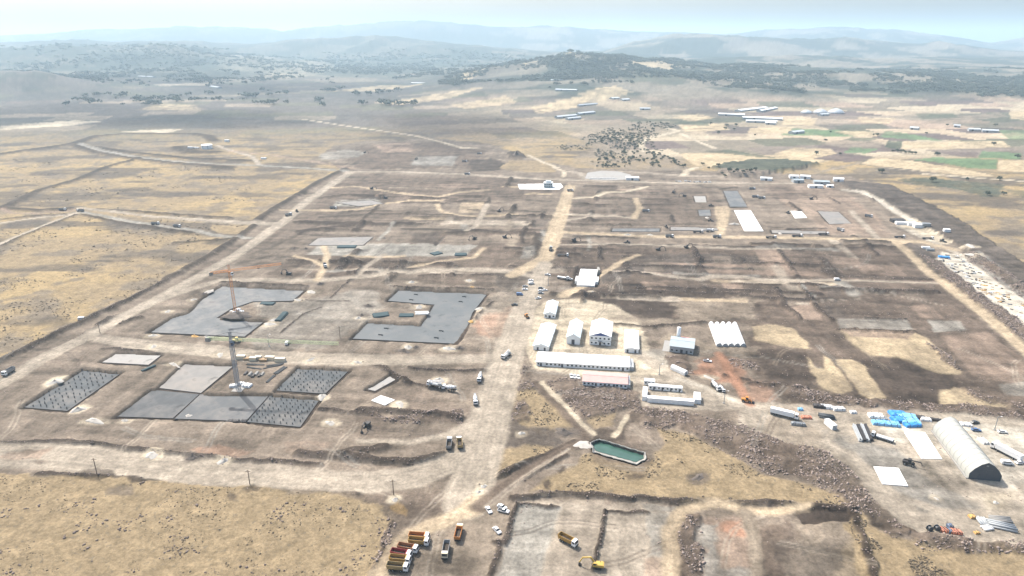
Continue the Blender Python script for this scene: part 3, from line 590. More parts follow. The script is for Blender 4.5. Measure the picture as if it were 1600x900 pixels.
def terrain(x, y):
    """height, colour, grass share and class of the ground at points x, y"""
    x = np.asarray(x, float); y = np.asarray(y, float)
    n = x.shape[0]
    xmn, xmx, ymn, ymx = x.min(), x.max(), y.min(), y.max()
    n1 = (fbm(x, y, 7.0, 1, 4) - .5) * 2.2; n2 = (fbm(x, y, 7.0, 2, 4) - .5) * 2.2
    n3 = fbm(x, y, 26.0, 3, 2) - .5; n4 = fbm(x, y, 26.0, 4, 2) - .5
    big = fbm(x, y, 90.0, 12, 4); mid_ = fbm(x, y, 22.0, 13, 4); fine = fbm(x, y, 5.0, 14, 3)
    strk = fbm(x * .35, y * 1.0, 30.0, 15, 4)
    g0 = np.array(C['grass']); ye = np.array((.300, .225, .120)); gy = np.array((.150, .126, .099)); dk = np.array((.078, .067, .058))
    k = sstep(.42, .68, big)[:, None]
    col = g0 * (1 - k) + ye * k
    k = (sstep(.47, .66, mid_) * .75)[:, None]
    col = col * (1 - k) + gy * k
    k = (sstep(.54, .66, strk) * .75 * sstep(250, 500, y))[:, None]
    col = col * (1 - k) + dk * k
    # the wide plain far off: parcels of stubble, fallow and scrub
    val = sstep(1130, 1200, y) * sstep(150, 230, x + (y - 1180) * .25)
    fw = np.maximum(sstep(1150, 1750, y), val)
    if fw.max() > 0:
        ca, sa = math.cos(.22), math.sin(.22)
        wx = x + (fbm(x, y, 600, 21, 2) - .5) * 120; wy = y + (fbm(x, y, 600, 22, 2) - .5) * 120
        u = (wx * ca + wy * sa) / 150.0; v = (-wx * sa + wy * ca) / 95.0
        u = u + _hash(np.floor(v), np.floor(v) * 0, 5) * 3
        hh = _hash(np.floor(u), np.floor(v), 77)
        pal = .82 * np.array([(.46,.37,.26),(.38,.29,.215),(.22,.18,.145),(.23,.195,.145),(.46,.385,.275),(.16,.125,.11),(.15,.145,.10),(.34,.28,.21)])
        pc = pal[np.minimum((hh * 8).astype(int), 7)]
        wd = sstep(.47, .60, fbm(x, y, 420, 33, 5))[:, None]
        hz = hills(x, y)
        wood = np.array((.048, .058, .046))
        hillk = (sstep(4, 24, hz))[:, None]
        sl = sstep(.40, .56, fbm(x, y, 260, 34, 5))[:, None]
        fd = sstep(2300, 3600, y)[:, None]
        pc = pc * (1 - .4 * wd) + wood * .4 * wd
        pk = np.clip(.5 * fd + .5 * fd * sstep(.38, .55, fbm(x * .4, y, 330, 36, 4))[:, None], 0, .92)
        pc = pc * (1 - pk) + wood * 1.15 * pk
        sl = np.clip(sl + .45 * sstep(500, -700, x)[:, None] + .28, 0, 1)
        hc = np.array((.235, .20, .155)) * (1 - sl) + wood * sl
        pc = pc * (1 - hillk) + hc * hillk
        # the near plain on the left is grazing land, not parcels
        graz = (sstep(150, -350, x) * sstep(3900, 3000, y) * (1 - .75 * (hh > .72)))[:, None]
        pc = pc * (1 - graz) + (np.array((.112, .100, .088)) * (1 - .7 * wd) + np.array((.065, .066, .06)) * .7 * wd) * graz
        col = col * (1 - fw[:, None]) + pc * fw[:, None]
        h = hz
    else:
        h = np.zeros(n)
    rough = np.full(n, .32); grass = 1.0 - .8 * fw
    # gentle swell of the grazing land
    cls = np.zeros(n, np.int32)
    flat = np.zeros(n)
    dh = np.zeros(n)
    for L in LAYERS:
        bb = L['bb']
        mg = L['soft'] * 2 + L['wob'] * 2 + (max(L['w']) if L['t'] == 'line' else 0) + 2
        if bb[0] - mg > xmx or bb[1] + mg < xmn or bb[2] - mg > ymx or bb[3] + mg < ymn:
            continue
        s = np.nonzero((x > bb[0] - mg) & (x < bb[1] + mg) & (y > bb[2] - mg) & (y < bb[3] + mg))[0]
        if len(s) == 0:
            continue
        w1 = L['wob']
        xs = x[s] + n1[s] * w1 + n3[s] * w1 * 1.4
        ys = y[s] + n2[s] * w1 + n4[s] * w1 * 1.4
        if L['t'] == 'poly':
            sd = poly_sd(xs, ys, L['pl'])
        else:
            d, w = seg_dist(xs, ys, L['pl'], L['w'])
            sd = d - w * .5
        so = L['soft'] * (.5 if L['t'] == 'poly' and L['soft'] > 1.6 and L['bb'][2] < 1300 else 1.0)
        m = 1 - sstep(-so, so, sd)
        if L.get('skipgrass'): m = m * (1 - grass[s])
        if L['c'] is not None:
            a = (m * L['a'])
            if L['a'] < .9:
                a = a * (.55 + .9 * mid_[s])
            a = np.clip(a, 0, 1)[:, None]
            lc = np.array(L['c'])
            if L['t'] == 'line' and L['cls']:      # wheel ruts run along the track
                rt_ = np.sin(d * 2.6 + n3[s] * 3) * .07 + np.sin(d * 1.1 + n4[s] * 5) * .06
                lc = lc[None, :] * (1 + rt_ * (w > 3))[:, None]
            col[s] = col[s] * (1 - a) + lc * a
        if L['rough'] is not None:
            rough[s] = rough[s] * (1 - m) + L['rough'] * m
        if L['grass'] is not None:
            ga = m * min(1, L['a'] + .1)
            grass[s] = grass[s] * (1 - ga) + L['grass'] * ga
        if L['dz']:
            dh[s] += L['dz'] * m
        if L['cls']:
            cls[s[m > .5]] = L['cls']
            dh[s] *= (1 - .9 * m)
        elif L['t'] == 'poly':
            cls[s[m > .5]] = 0
    # tone variation of the soil itself: machine passes run along and across the plots
    xr = x * .9956 - y * .0941; yr = x * .0941 + y * .9956
    s1 = fbm(xr * .14, yr, 6.0, 51, 4) - .5; s2 = fbm(xr, yr * .14, 5.0, 52, 4) - .5
    var0 = (1 - grass) * (s1 * .95 + s2 * .6) * (1 - fw) * np.where(cls > 0, .25, 1.0)
    h = h + dh + rough * ((fine - .5) * 2.4 + (mid_ - .5) * 2.0 + (1 - grass) * (s1 + s2) * 1.6)
    h = h + grass * (1 - fw) * (big - .5) * 2.0 * sstep(0, 60, np.abs(x) + y * .2)
    var = 1 + var0 + (1 - grass) * ((mid_ - .5) * .75 + (fine - .5) * .45) + grass * (fine - .5) * .35
    col = np.clip(col * var[:, None], .02, .9)
    return h, col, grass, cls
def gz(x, y):
    h = terrain(np.array([x]), np.array([y]))[0]
    return float(h[0])

# ------------------------------------------------------------------ materials
MATS = {}
def mat(name, col, rough=.8, metal=0.0, spec=.3, var=.0, vscale=1.0, bump=0.0, coat=0.0):
    if max(col) < .5: col = tuple(c * .88 for c in col)
    m = bpy.data.materials.new(name)
    m.use_nodes = True
    nt = m.node_tree
    b = nt.nodes['Principled BSDF']
    b.inputs['Base Color'].default_value = (*col, 1)
    b.inputs['Roughness'].default_value = rough
    b.inputs['Metallic'].default_value = metal
    b.inputs['Specular IOR Level'].default_value = spec
    b.inputs['Coat Weight'].default_value = coat
    if var or bump:
        tc = nt.nodes.new('ShaderNodeTexCoord')
        nz = nt.nodes.new('ShaderNodeTexNoise')
        nz.inputs['Scale'].default_value = vscale
        nz.inputs['Detail'].default_value = 5
        nz.inputs['Roughness'].default_value = .65
        nt.links.new(tc.outputs['Object'], nz.inputs['Vector'])
        if var:
            mr = nt.nodes.new('ShaderNodeMapRange')
            mr.inputs[1].default_value = .25; mr.inputs[2].default_value = .75
            mr.inputs[3].default_value = 1 - var; mr.inputs[4].default_value = 1 + var
            nt.links.new(nz.outputs[0], mr.inputs[0])
            mx = nt.nodes.new('ShaderNodeVectorMath'); mx.operation = 'SCALE'
            mx.inputs[0].default_value = col
            nt.links.new(mr.outputs[0], mx.inputs['Scale'])
            nt.links.new(mx.outputs[0], b.inputs['Base Color'])
        if bump:
            bp = nt.nodes.new('ShaderNodeBump')
            bp.inputs['Strength'].default_value = bump
            bp.inputs['Distance'].default_value = .3
            nt.links.new(nz.outputs[0], bp.inputs['Height'])
            nt.links.new(bp.outputs[0], b.inputs['Normal'])
    MATS[name] = m
    return m
def ground_material():
    m = bpy.data.materials.new('ground_cover')
    m.use_nodes = True
    nt = m.node_tree; N = nt.nodes; Lk = nt.links
    b = N['Principled BSDF']
    b.inputs['Roughness'].default_value = .95
    b.inputs['Specular IOR Level'].default_value = .1
    at = N.new('ShaderNodeAttribute'); at.attribute_name = 'cover'
    ag = N.new('ShaderNodeAttribute'); ag.attribute_name = 'grass'
    geo = N.new('ShaderNodeNewGeometry')
    def noise(scale, detail, rough=.6):
        n = N.new('ShaderNodeTexNoise'); n.inputs['Scale'].default_value = scale
        n.inputs['Detail'].default_value = detail; n.inputs['Roughness'].default_value = rough
        Lk.new(geo.outputs['Position'], n.inputs['Vector']); return n
    def rng(src, a, b_, c, d):
        r = N.new('ShaderNodeMapRange'); r.inputs[1].default_value = a; r.inputs[2].default_value = b_
        r.inputs[3].default_value = c; r.inputs[4].default_value = d; Lk.new(src, r.inputs[0]); return r.outputs[0]
    def math_(op, a, b_):
        k = N.new('ShaderNodeMath'); k.operation = op
        for i, s in enumerate((a, b_)):
            if isinstance(s, (int, float)): k.inputs[i].default_value = s
            else: Lk.new(s, k.inputs[i])
        return k.outputs[0]
    nf = noise(.55, 8, .78); nm = noise(.13, 7, .68); ns = noise(.42, 3, .55)
    f1 = rng(nf.outputs[0], .28, .72, .55, 1.45)
    f2 = rng(nm.outputs[0], .28, .72, .72, 1.28)
    fac = math_('MULTIPLY', f1, f2)
    # tufts and low thorn bushes in the grass
    sp = rng(ns.outputs[0], .60, .68, 0.0, 1.0)
    sp = math_('MULTIPLY', sp, ag.outputs['Fac'])
    mx = N.new('ShaderNodeVectorMath'); mx.operation = 'SCALE'
    Lk.new(at.outputs['Color'], mx.inputs[0]); Lk.new(fac, mx.inputs['Scale'])
    mix = N.new('ShaderNodeMix'); mix.data_type = 'RGBA'
    Lk.new(math_('MULTIPLY', sp, .62), mix.inputs['Factor'])
    Lk.new(mx.outputs[0], mix.inputs['A'])
    mix.inputs['B'].default_value = (.135, .115, .085, 1)
    Lk.new(mix.outputs['Result'], b.inputs['Base Color'])
    bp = N.new('ShaderNodeBump'); bp.inputs['Strength'].default_value = .8; bp.inputs['Distance'].default_value = .7
    Lk.new(nf.outputs[0], bp.inputs['Height'])
    Lk.new(bp.outputs[0], b.inputs['Normal'])
    MATS['ground'] = m
    return m
GROUND = ground_material()

# ------------------------------------------------------------------ the ground sheet
def build_ground():
    rows = [-6000., -2500., -900., -300., -60., 40., 90.]
    Y = 120.
    while Y < 17500.:
        rows.append(Y)
        st = (Y * Y + CAM_H ** 2) / (CAM_H * 682.0) * 1.05
        Y += min(max(st, .75), 60.0 if Y < 6000 else 140.0)
    rows += [19000., 23000., 30000.]
    rows = np.array(rows)
    nc = 860
    u = np.linspace(-1, 1, nc)
    side = np.array([1.01, 1.03, 1.07, 1.15, 1.3, 1.6, 2.2, 3.5, 6.0])
    u = np.concatenate([-side[::-1], u, side])
    W = .84 * (np.maximum(rows, 120.) * .94 + 65.)
    X = u[None, :] * W[:, None]
    Yg = np.repeat(rows[:, None], len(u), 1)
    R, K = X.shape
    xf, yf = X.ravel(), Yg.ravel()
    h, col, grass, cls = terrain(xf, yf)
    # split into named pieces of one sheet, face by face
    idx = np.arange(R * K).reshape(R, K)
    q = np.stack([idx[:-1, :-1], idx[:-1, 1:], idx[1:, 1:], idx[1:, :-1]], -1).reshape(-1, 4)
    fc = np.sort(cls[q], 1)[:, 2]
    ymid = yf[q].mean(1)
    names = dict(CLASSES)
    HILL = 9000
    fc = np.where((fc == 0) & (ymid > 3300), HILL, fc)
    names[0] = 'ground'; names[HILL] = 'hills'
    co = np.stack([xf, yf, h], 1)
    for k in np.unique(fc):
        fs = q[fc == k]
        if len(fs) < 6:
            continue
        used, inv = np.unique(fs, return_inverse=True)
        inv = inv.reshape(-1, 4)
        me = bpy.data.meshes.new(names[k])
        me.vertices.add(len(used)); me.vertices.foreach_set('co', co[used].ravel().astype(np.float32))
        me.loops.add(inv.size); me.loops.foreach_set('vertex_index', inv.ravel().astype(np.int32))
        me.polygons.add(len(inv)); me.polygons.foreach_set('loop_start', np.arange(0, inv.size, 4, dtype=np.int32))
        me.polygons.foreach_set('use_smooth', np.ones(len(inv), bool))
        a = me.attributes.new('cover', 'FLOAT_COLOR', 'POINT')
        a.data.foreach_set('color', np.concatenate([col[used], np.ones((len(used), 1))], 1).ravel().astype(np.float32))
        a = me.attributes.new('grass', 'FLOAT', 'POINT')
        a.data.foreach_set('value', grass[used].astype(np.float32))
        me.update()
        me.materials.append(GROUND)
        o = bpy.data.objects.new(names[k], me)
        o['kind'] = 'structure'
        COL.objects.link(o)
build_ground()

# ------------------------------------------------------------------ air: even haze round camera and land, clouds above it
def closed_box(name, x0, x1, y0, y1, z0, z1):
    v = [(x, y, z) for z in (z0, z1) for y in (y0, y1) for x in (x0, x1)]
    f = [(0, 2, 3, 1), (4, 5, 7, 6), (0, 1, 5, 4), (2, 6, 7, 3), (0, 4, 6, 2), (1, 3, 7, 5)]
    me = bpy.data.meshes.new(name); me.from_pydata(v, [], f); me.update()
    o = bpy.data.objects.new(name, me); COL.objects.link(o)
    return o
def volume_mat(name, col, dens, ani=0.0):
    m = bpy.data.materials.new(name); m.use_nodes = True
    nt = m.node_tree; nt.nodes.clear()
    pv = nt.nodes.new('ShaderNodeVolumePrincipled')
    pv.inputs['Color'].default_value = (*col, 1); pv.inputs['Density'].default_value = dens
    pv.inputs['Anisotropy'].default_value = ani
    om = nt.nodes.new('ShaderNodeOutputMaterial')
    nt.links.new(pv.outputs[0], om.inputs['Volume'])
    return m
haze = closed_box('haze', -42000, 42000, -6500, 31000, -12, 530)
haze.data.materials.append(volume_mat('haze_air', (.61, .82, .99), 1.05e-4, .25))
haze['kind'] = 'stuff'; haze['label'] = 'pale blue summer haze over the whole plain'

# ------------------------------------------------------------------ object materials
mat('slab_grey', (.130,.140,.145), .75, var=.22, vscale=.09, bump=.05)
mat('slab_blue', (.102,.115,.121), .6, var=.12, vscale=.05, bump=.03)
mat('slab_col', (.075,.084,.090), .8, var=.30, vscale=.16, bump=.08)
mat('slab_pale', (.34,.33,.31), .8, var=.12, vscale=.12)
mat('slab_dusty', (.245,.235,.22), .85, var=.2, vscale=.10)
mat('slab_dark', (.078,.084,.089), .8, var=.25, vscale=.10)
mat('slab_mid', (.100,.107,.112), .75, var=.18, vscale=.08)
def dust(name, amount, tint=(.27,.235,.20)):
    nt = MATS[name].node_tree; b = nt.nodes['Principled BSDF']; src = b.inputs['Base Color'].links[0].from_socket
    tc = nt.nodes.new('ShaderNodeTexCoord'); n2 = nt.nodes.new('ShaderNodeTexNoise'); n2.inputs['Scale'].default_value = .045; n2.inputs['Detail'].default_value = 9; n2.inputs['Roughness'].default_value = .72
    nt.links.new(tc.outputs['Object'], n2.inputs['Vector'])
    mr = nt.nodes.new('ShaderNodeMapRange'); mr.inputs[1].default_value = .46; mr.inputs[2].default_value = .66; mr.inputs[3].default_value = 0; mr.inputs[4].default_value = amount
    nt.links.new(n2.outputs[0], mr.inputs[0])
    n3 = nt.nodes.new('ShaderNodeTexNoise'); n3.inputs['Scale'].default_value = .12; n3.inputs['Detail'].default_value = 6
    nt.links.new(tc.outputs['Object'], n3.inputs['Vector'])
    m3 = nt.nodes.new('ShaderNodeMapRange'); m3.inputs[1].default_value = .60; m3.inputs[2].default_value = .72; m3.inputs[3].default_value = 1.0; m3.inputs[4].default_value = .55
    nt.links.new(n3.outputs[0], m3.inputs[0])
    mx = nt.nodes.new('ShaderNodeMix'); mx.data_type = 'RGBA'; nt.links.new(mr.outputs[0], mx.inputs['Factor']); nt.links.new(src, mx.inputs['A']); mx.inputs['B'].default_value = (*tint, 1)
    sc = nt.nodes.new('ShaderNodeVectorMath'); sc.operation = 'SCALE'; nt.links.new(mx.outputs['Result'], sc.inputs[0]); nt.links.new(m3.outputs[0], sc.inputs['Scale'])
    nt.links.new(sc.outputs[0], b.inputs['Base Color'])
for n_, a_ in (('slab_grey',.5),('slab_blue',.2),('slab_col',.4),('slab_pale',.5),('slab_dusty',.7),('slab_dark',.3),('slab_mid',.35)): dust(n_, a_)
mat('slab_white', (.80,.79,.76), .8, var=.05, vscale=.2)
mat('white_panel', (.80,.81,.81), .5, var=.04, vscale=.25)
mat('white_roof', (.82,.83,.83), .42, var=.05, vscale=.18)
mat('blue_white_roof', (.62,.70,.72), .42, var=.06, vscale=.18)
mat('barn_roof', (.50,.53,.55), .5, var=.1, vscale=.1)
mat('grey_wall', (.42,.44,.45), .6, var=.06, vscale=.4)
mat('grey_roof', (.40,.46,.48), .5, var=.08, vscale=.3)
mat('red_roof', (.52,.33,.30), .6, var=.12, vscale=.35)
mat('brick_red', (.55,.16,.12), .7, var=.1, vscale=.5)
mat('glass', (.03,.04,.05), .12, spec=.6)
mat('door_dark', (.10,.10,.11), .6)
mat('blue_trim', (.06,.10,.28), .5)
mat('car_white', (.80,.80,.80), .3, spec=.5, coat=.5)
mat('car_grey', (.25,.26,.28), .3, spec=.5, coat=.5)
mat('car_dark', (.04,.045,.05), .3, spec=.5, coat=.5)
mat('car_blue', (.08,.17,.36), .3, spec=.5, coat=.5)
mat('tyre', (.02,.02,.02), .9)
mat('chassis', (.045,.045,.05), .7)
mat('bed_orange', (.50,.21,.06), .6, var=.15, vscale=.8)
mat('bed_ochre', (.46,.28,.08), .6, var=.15, vscale=.8)
mat('bed_tan', (.36,.27,.13), .6, var=.15, vscale=.8)
mat('bed_red', (.33,.05,.05), .6, var=.15, vscale=.8)
mat('bed_brown', (.42,.20,.10), .6, var=.15, vscale=.8)
mat('bed_grey', (.30,.30,.30), .6, var=.15, vscale=.8)
mat('bed_soil', (.075,.062,.052), .95, var=.3, vscale=1.2)
mat('cab_cream', (.70,.60,.44), .4, coat=.3)
mat('yellow_plant', (.50,.34,.08), .5, var=.1, vscale=1.0)
mat('orange_plant', (.55,.22,.04), .5, var=.1, vscale=1.0)
mat('dark_steel', (.07,.065,.065), .6, metal=.3)
mat('steel', (.34,.36,.37), .5, metal=.4, var=.1, vscale=1)
mat('crane_orange', (.62,.28,.10), .5)
mat('crane_grey', (.27,.29,.32), .5)
mat('crane_green', (.44,.50,.30), .5)
mat('cab_blue', (.10,.14,.22), .4)
mat('rebar', (.055,.06,.065), .8, metal=.2)
mat('rebar_teal', (.06,.10,.11), .8, metal=.2)
mat('timber', (.42,.29,.17), .8, var=.2, vscale=1)
mat('wood_pole', (.16,.12,.09), .9)
mat('gravel_white', (.47,.44,.395), .95, var=.08, vscale=.6, bump=.4)
mat('gravel_tan', (.50,.40,.28), .95, var=.12, vscale=.6, bump=.4)
mat('gravel_orange', (.60,.36,.13), .95, var=.12, vscale=.6, bump=.4)
mat('soil_pile', (.125,.105,.09), .95, var=.25, vscale=.6, bump=.5)
mat('tent_pvc', (.43,.43,.395), .55, var=.04, vscale=.1)
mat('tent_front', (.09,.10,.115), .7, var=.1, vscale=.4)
mat('tarp_blue', (.05,.26,.62), .45, var=.25, vscale=.5)
mat('tarp_light', (.20,.47,.78), .45, var=.2, vscale=.5)
mat('pipe_grey', (.42,.44,.45), .5, var=.12, vscale=.6)
mat('pipe_dark', (.08,.09,.10), .6)
mat('bag_orange', (.55,.22,.14), .6, var=.15, vscale=1)
mat('liner', (.38,.36,.325), .5, var=.15, vscale=.5)
mat('rock', (.34,.272,.235), .95, var=.25, vscale=.35)
mat('rock_dark', (.19,.15,.13), .95, var=.25, vscale=.35)
mat('leaf', (.085,.098,.062), .9, var=.3, vscale=.5)
mat('leaf_far', (.10,.115,.088), .9, var=.3, vscale=.02)
mat('bark', (.11,.085,.065), .95)
mat('thorn', (.14,.112,.078), .95, var=.3, vscale=.6)

# ------------------------------------------------------------------ mesh helpers
class MB:
    def __init__(s): s.v = []; s.f = []
    def add(s, vs, fs):
        n = len(s.v); s.v += [tuple(p) for p in vs]; s.f += [tuple(i + n for i in q) for q in fs]; return s
    def hexa(s, p):      # 4 bottom, 4 top (both counter-clockwise)
        return s.add(p, [(3,2,1,0),(4,5,6,7),(0,1,5,4),(1,2,6,5),(2,3,7,6),(3,0,4,7)])
    def box(s, x0, x1, y0, y1, z0, z1, ch=0.0):
        if ch:           # chamfered top edge
            return s.hexa([(x0,y0,z0),(x1,y0,z0),(x1,y1,z0),(x0,y1,z0),(x0,y0,z1-ch),(x1,y0,z1-ch),(x1,y1,z1-ch),(x0,y1,z1-ch)]).hexa(
                [(x0,y0,z1-ch),(x1,y0,z1-ch),(x1,y1,z1-ch),(x0,y1,z1-ch),(x0+ch,y0+ch,z1),(x1-ch,y0+ch,z1),(x1-ch,y1-ch,z1),(x0+ch,y1-ch,z1)])
        return s.hexa([(x0,y0,z0),(x1,y0,z0),(x1,y1,z0),(x0,y1,z0),(x0,y0,z1),(x1,y0,z1),(x1,y1,z1),(x0,y1,z1)])
    def prism(s, poly, z0, z1):
        n = len(poly)
        a = sum(poly[i][0]*poly[(i+1)%n][1]-poly[(i+1)%n][0]*poly[i][1] for i in range(n))
        if a < 0: poly = poly[::-1]
        vs = [(x,y,z0) for x,y in poly] + [(x,y,z1) for x,y in poly]
        fs = [tuple(range(n))[::-1], tuple(range(n,2*n))] + [(i,(i+1)%n,n+(i+1)%n,n+i) for i in range(n)]
        return s.add(vs, fs)
    def side(s, prof, y0, y1):   # profile in x,z extruded along y
        n = len(prof)
        a = sum(prof[i][0]*prof[(i+1)%n][1]-prof[(i+1)%n][0]*prof[i][1] for i in range(n))
        if a > 0: prof = prof[::-1]
        vs = [(x,y0,z) for x,z in prof] + [(x,y1,z) for x,z in prof]
        fs = [tuple(range(n))[::-1], tuple(range(n,2*n))] + [(i,(i+1)%n,n+(i+1)%n,n+i) for i in range(n)]
        return s.add(vs, fs)
    def tube(s, p, q, r, n=8, r2=None):
        p = Vector(p); q = Vector(q); d = (q-p)
        if d.length < 1e-6: return s
        d.normalize(); u = d.orthogonal().normalized(); w = d.cross(u); r2 = r if r2 is None else r2
        vs = [p+(u*math.cos(2*math.pi*i/n)+w*math.sin(2*math.pi*i/n))*r for i in range(n)] + [q+(u*math.cos(2*math.pi*i/n)+w*math.sin(2*math.pi*i/n))*r2 for i in range(n)]
        fs = [tuple(range(n))[::-1], tuple(range(n,2*n))] + [(i,(i+1)%n,n+(i+1)%n,n+i) for i in range(n)]
        return s.add(vs, fs)
    def beam(s, p, q, w): return s.tube(p, q, w*.7, 4)
    def lathe(s, axis0, axis1, prof, n=12):   # prof: (t, r)
        p = Vector(axis0); q = Vector(axis1); d = (q-p).normalized(); u = d.orthogonal().normalized(); w = d.cross(u)
        vs = []; fs = []
        for t, r in prof:
            c = p + (q-p)*t
            vs += [c+(u*math.cos(2*math.pi*i/n)+w*math.sin(2*math.pi*i/n))*r for i in range(n)]
        for k in range(len(prof)-1):
            fs += [(k*n+i, k*n+(i+1)%n, (k+1)*n+(i+1)%n, (k+1)*n+i) for i in range(n)]
        fs += [tuple(range(n))[::-1], tuple(range((len(prof)-1)*n, len(prof)*n))]
        return s.add(vs, fs)
    def mesh(s, name, m, smooth=False):
        me = bpy.data.meshes.new(name); me.from_pydata(s.v, [], s.f); me.update()
        me.materials.append(MATS[m])
        if smooth: me.polygons.foreach_set('use_smooth', [True]*len(me.polygons))
        return me
    def build(s, name, m, parent=None, smooth=False):
        o = bpy.data.objects.new(name, s.mesh(name, m, smooth)); COL.objects.link(o)
        if parent: o.parent = parent
        return o
def tag(o, label, cat, group=None):
    o['label'] = label; o['category'] = cat
    if group: o['group'] = group
    return o
def thing(name, label, cat, loc, rz=0.0, group=None):
    o = bpy.data.objects.new(name, None); o.empty_display_size = .5
    COL.objects.link(o); o.location = loc; o.rotation_euler = (0, 0, rz)
    return tag(o, label, cat, group)
KITS = {}
def spawn(key, maker, name, label, cat, loc, rz=0.0, group=None, scale=1.0):
    """a thing with its parts and sub-parts; alike ones share mesh data"""
    if key not in KITS:
        KITS[key] = [(pn, mb.mesh(pn, m, sm), [(sn, sb.mesh(sn, smm)) for sn, sb, smm in subs]) for pn, mb, m, sm, subs in maker()]
    r = thing(name, label, cat, loc, rz, group)
    r.scale = (scale,)*3
    for pn, me, subs in KITS[key]:
        o = bpy.data.objects.new(pn, me); COL.objects.link(o); o.parent = r
        for sn, sme in subs:
            q = bpy.data.objects.new(sn, sme); COL.objects.link(q); q.parent = o
    return r
def wheel_at(x, y, r=.52, w=.32, sgn=1):
    t = MB().lathe((x,y-w/2,r),(x,y+w/2,r),[(0,r*.9),(.12,r),(.88,r),(1,r*.9)],12)
    h = MB().lathe((x,y+sgn*w*.5,r),(x,y+sgn*(w*.5+.03),r),[(0,r*.55),(1,r*.45)],8)
    return ('wheel', t, 'tyre', True, [('rim', h, 'steel')])
def cab_part(x0, x1, w, z0, z1, m, slope=.35):
    c = MB().side([(x0,z0),(x0,z1-.1),(x0+.15,z1),(x1-slope-.1,z1),(x1-slope,z1-.08),(x1,z0+(z1-z0)*.48),(x1,z0)], -w/2, w/2)
    zs = z0+(z1-z0)*.5
    ws = MB().add([(x1+.02,-w*.44,zs),(x1+.02,w*.44,zs),(x1-slope+.03,w*.42,z1-.16),(x1-slope+.03,-w*.42,z1-.16)],[(0,1,2,3)])
    ws.add([(x1-.0,-w*.44,zs),(x1-.0,w*.44,zs),(x1-slope-.02,w*.42,z1-.16),(x1-slope-.02,-w*.42,z1-.16)],[(3,2,1,0)])
    sw = MB()
    for sg in (-1, 1):
        sw.hexa([(x0+.35,sg*w/2-.02,zs),(x1-.3,sg*w/2-.02,zs),(x1-.3,sg*w/2+.02,zs),(x0+.35,sg*w/2+.02,zs),(x0+.35,sg*w/2-.02,z1-.25),(x1-slope-.2,sg*w/2-.02,z1-.25),(x1-slope-.2,sg*w/2+.02,z1-.25),(x0+.35,sg*w/2+.02,z1-.25)])
    bp = MB().box(x1,x1+.14,-w/2,w/2,z0-.1,z0+.35)
    return ('cab', c, m, False, [('windscreen', ws, 'glass'),('side_window', sw, 'glass'),('bumper', bp, 'chassis')])
def k_dump(bed, cabm):
    def f():
        ch = MB().box(-4.0,4.0,-.45,.45,.75,1.1).box(1.6,2.2,-1.15,1.15,.6,1.15).box(-4.1,-3.9,-1.1,1.1,.7,1.0)
        parts = [('chassis', ch, 'chassis', False, []), cab_part(2.35,4.2,2.45,.85,3.05,cabm)]
        b = MB(); x0,x1,y,z0,z1 = -4.2,2.05,1.27,1.2,2.85; t=.12
        b.hexa([(x0+.3,-y+.2,z0),(x1,-y+.2,z0),(x1,y-.2,z0),(x0+.3,y-.2,z0),(x0+.3,-y+.18,z0+.14),(x1,-y+.18,z0+.14),(x1,y-.18,z0+.14),(x0+.3,y-.18,z0+.14)])
        for sg in (-1,1):
            a,c = sg*(y-.2), sg*y
            q = [(x0+.3,a-sg*.0,z0),(x1,a,z0),(x1,a+sg*.12,z0),(x0+.3,a+sg*.12,z0),(x0,c-sg*t,z1),(x1+.1,c-sg*t,z1),(x1+.1,c,z1),(x0,c,z1)]
            if sg < 0: q = [q[3],q[2],q[1],q[0],q[7],q[6],q[5],q[4]]
            b.hexa(q)
            for k in range(6):
                xx = x0+.8+k*1.0
                b.box(xx,xx+.1,min(c,c+sg*.06)-.04,max(c,c+sg*.06)+.0,z0+.3,z1)
        b.box(x1,x1+.12,-y,y,z0,z1+.15).box(x1+.12,x1+.55,-y,y,z1+.05,z1+.15)
        b.hexa([(x0+.2,-y+.1,z0),(x0+.32,-y+.1,z0),(x0+.32,y-.1,z0),(x0+.2,y-.1,z0),(x0-.1,-y,z1),(x0+.02,-y,z1),(x0+.02,y,z1),(x0-.1,y,z1)])
        ld = MB().box(x0+.34,x1-.02,-y+.22,y-.22,z0+.16,z0+.32)
        parts.append(('tipper_bed', b, bed, False, [('bed_floor', ld, 'bed_soil')]))
        for x in (3.2,1.35,-1.7,-3.0):
            for sg in (-1,1): parts.append(wheel_at(x, sg*1.05, .52, .45 if x < 0 else .32, sg))
        return parts
    return f
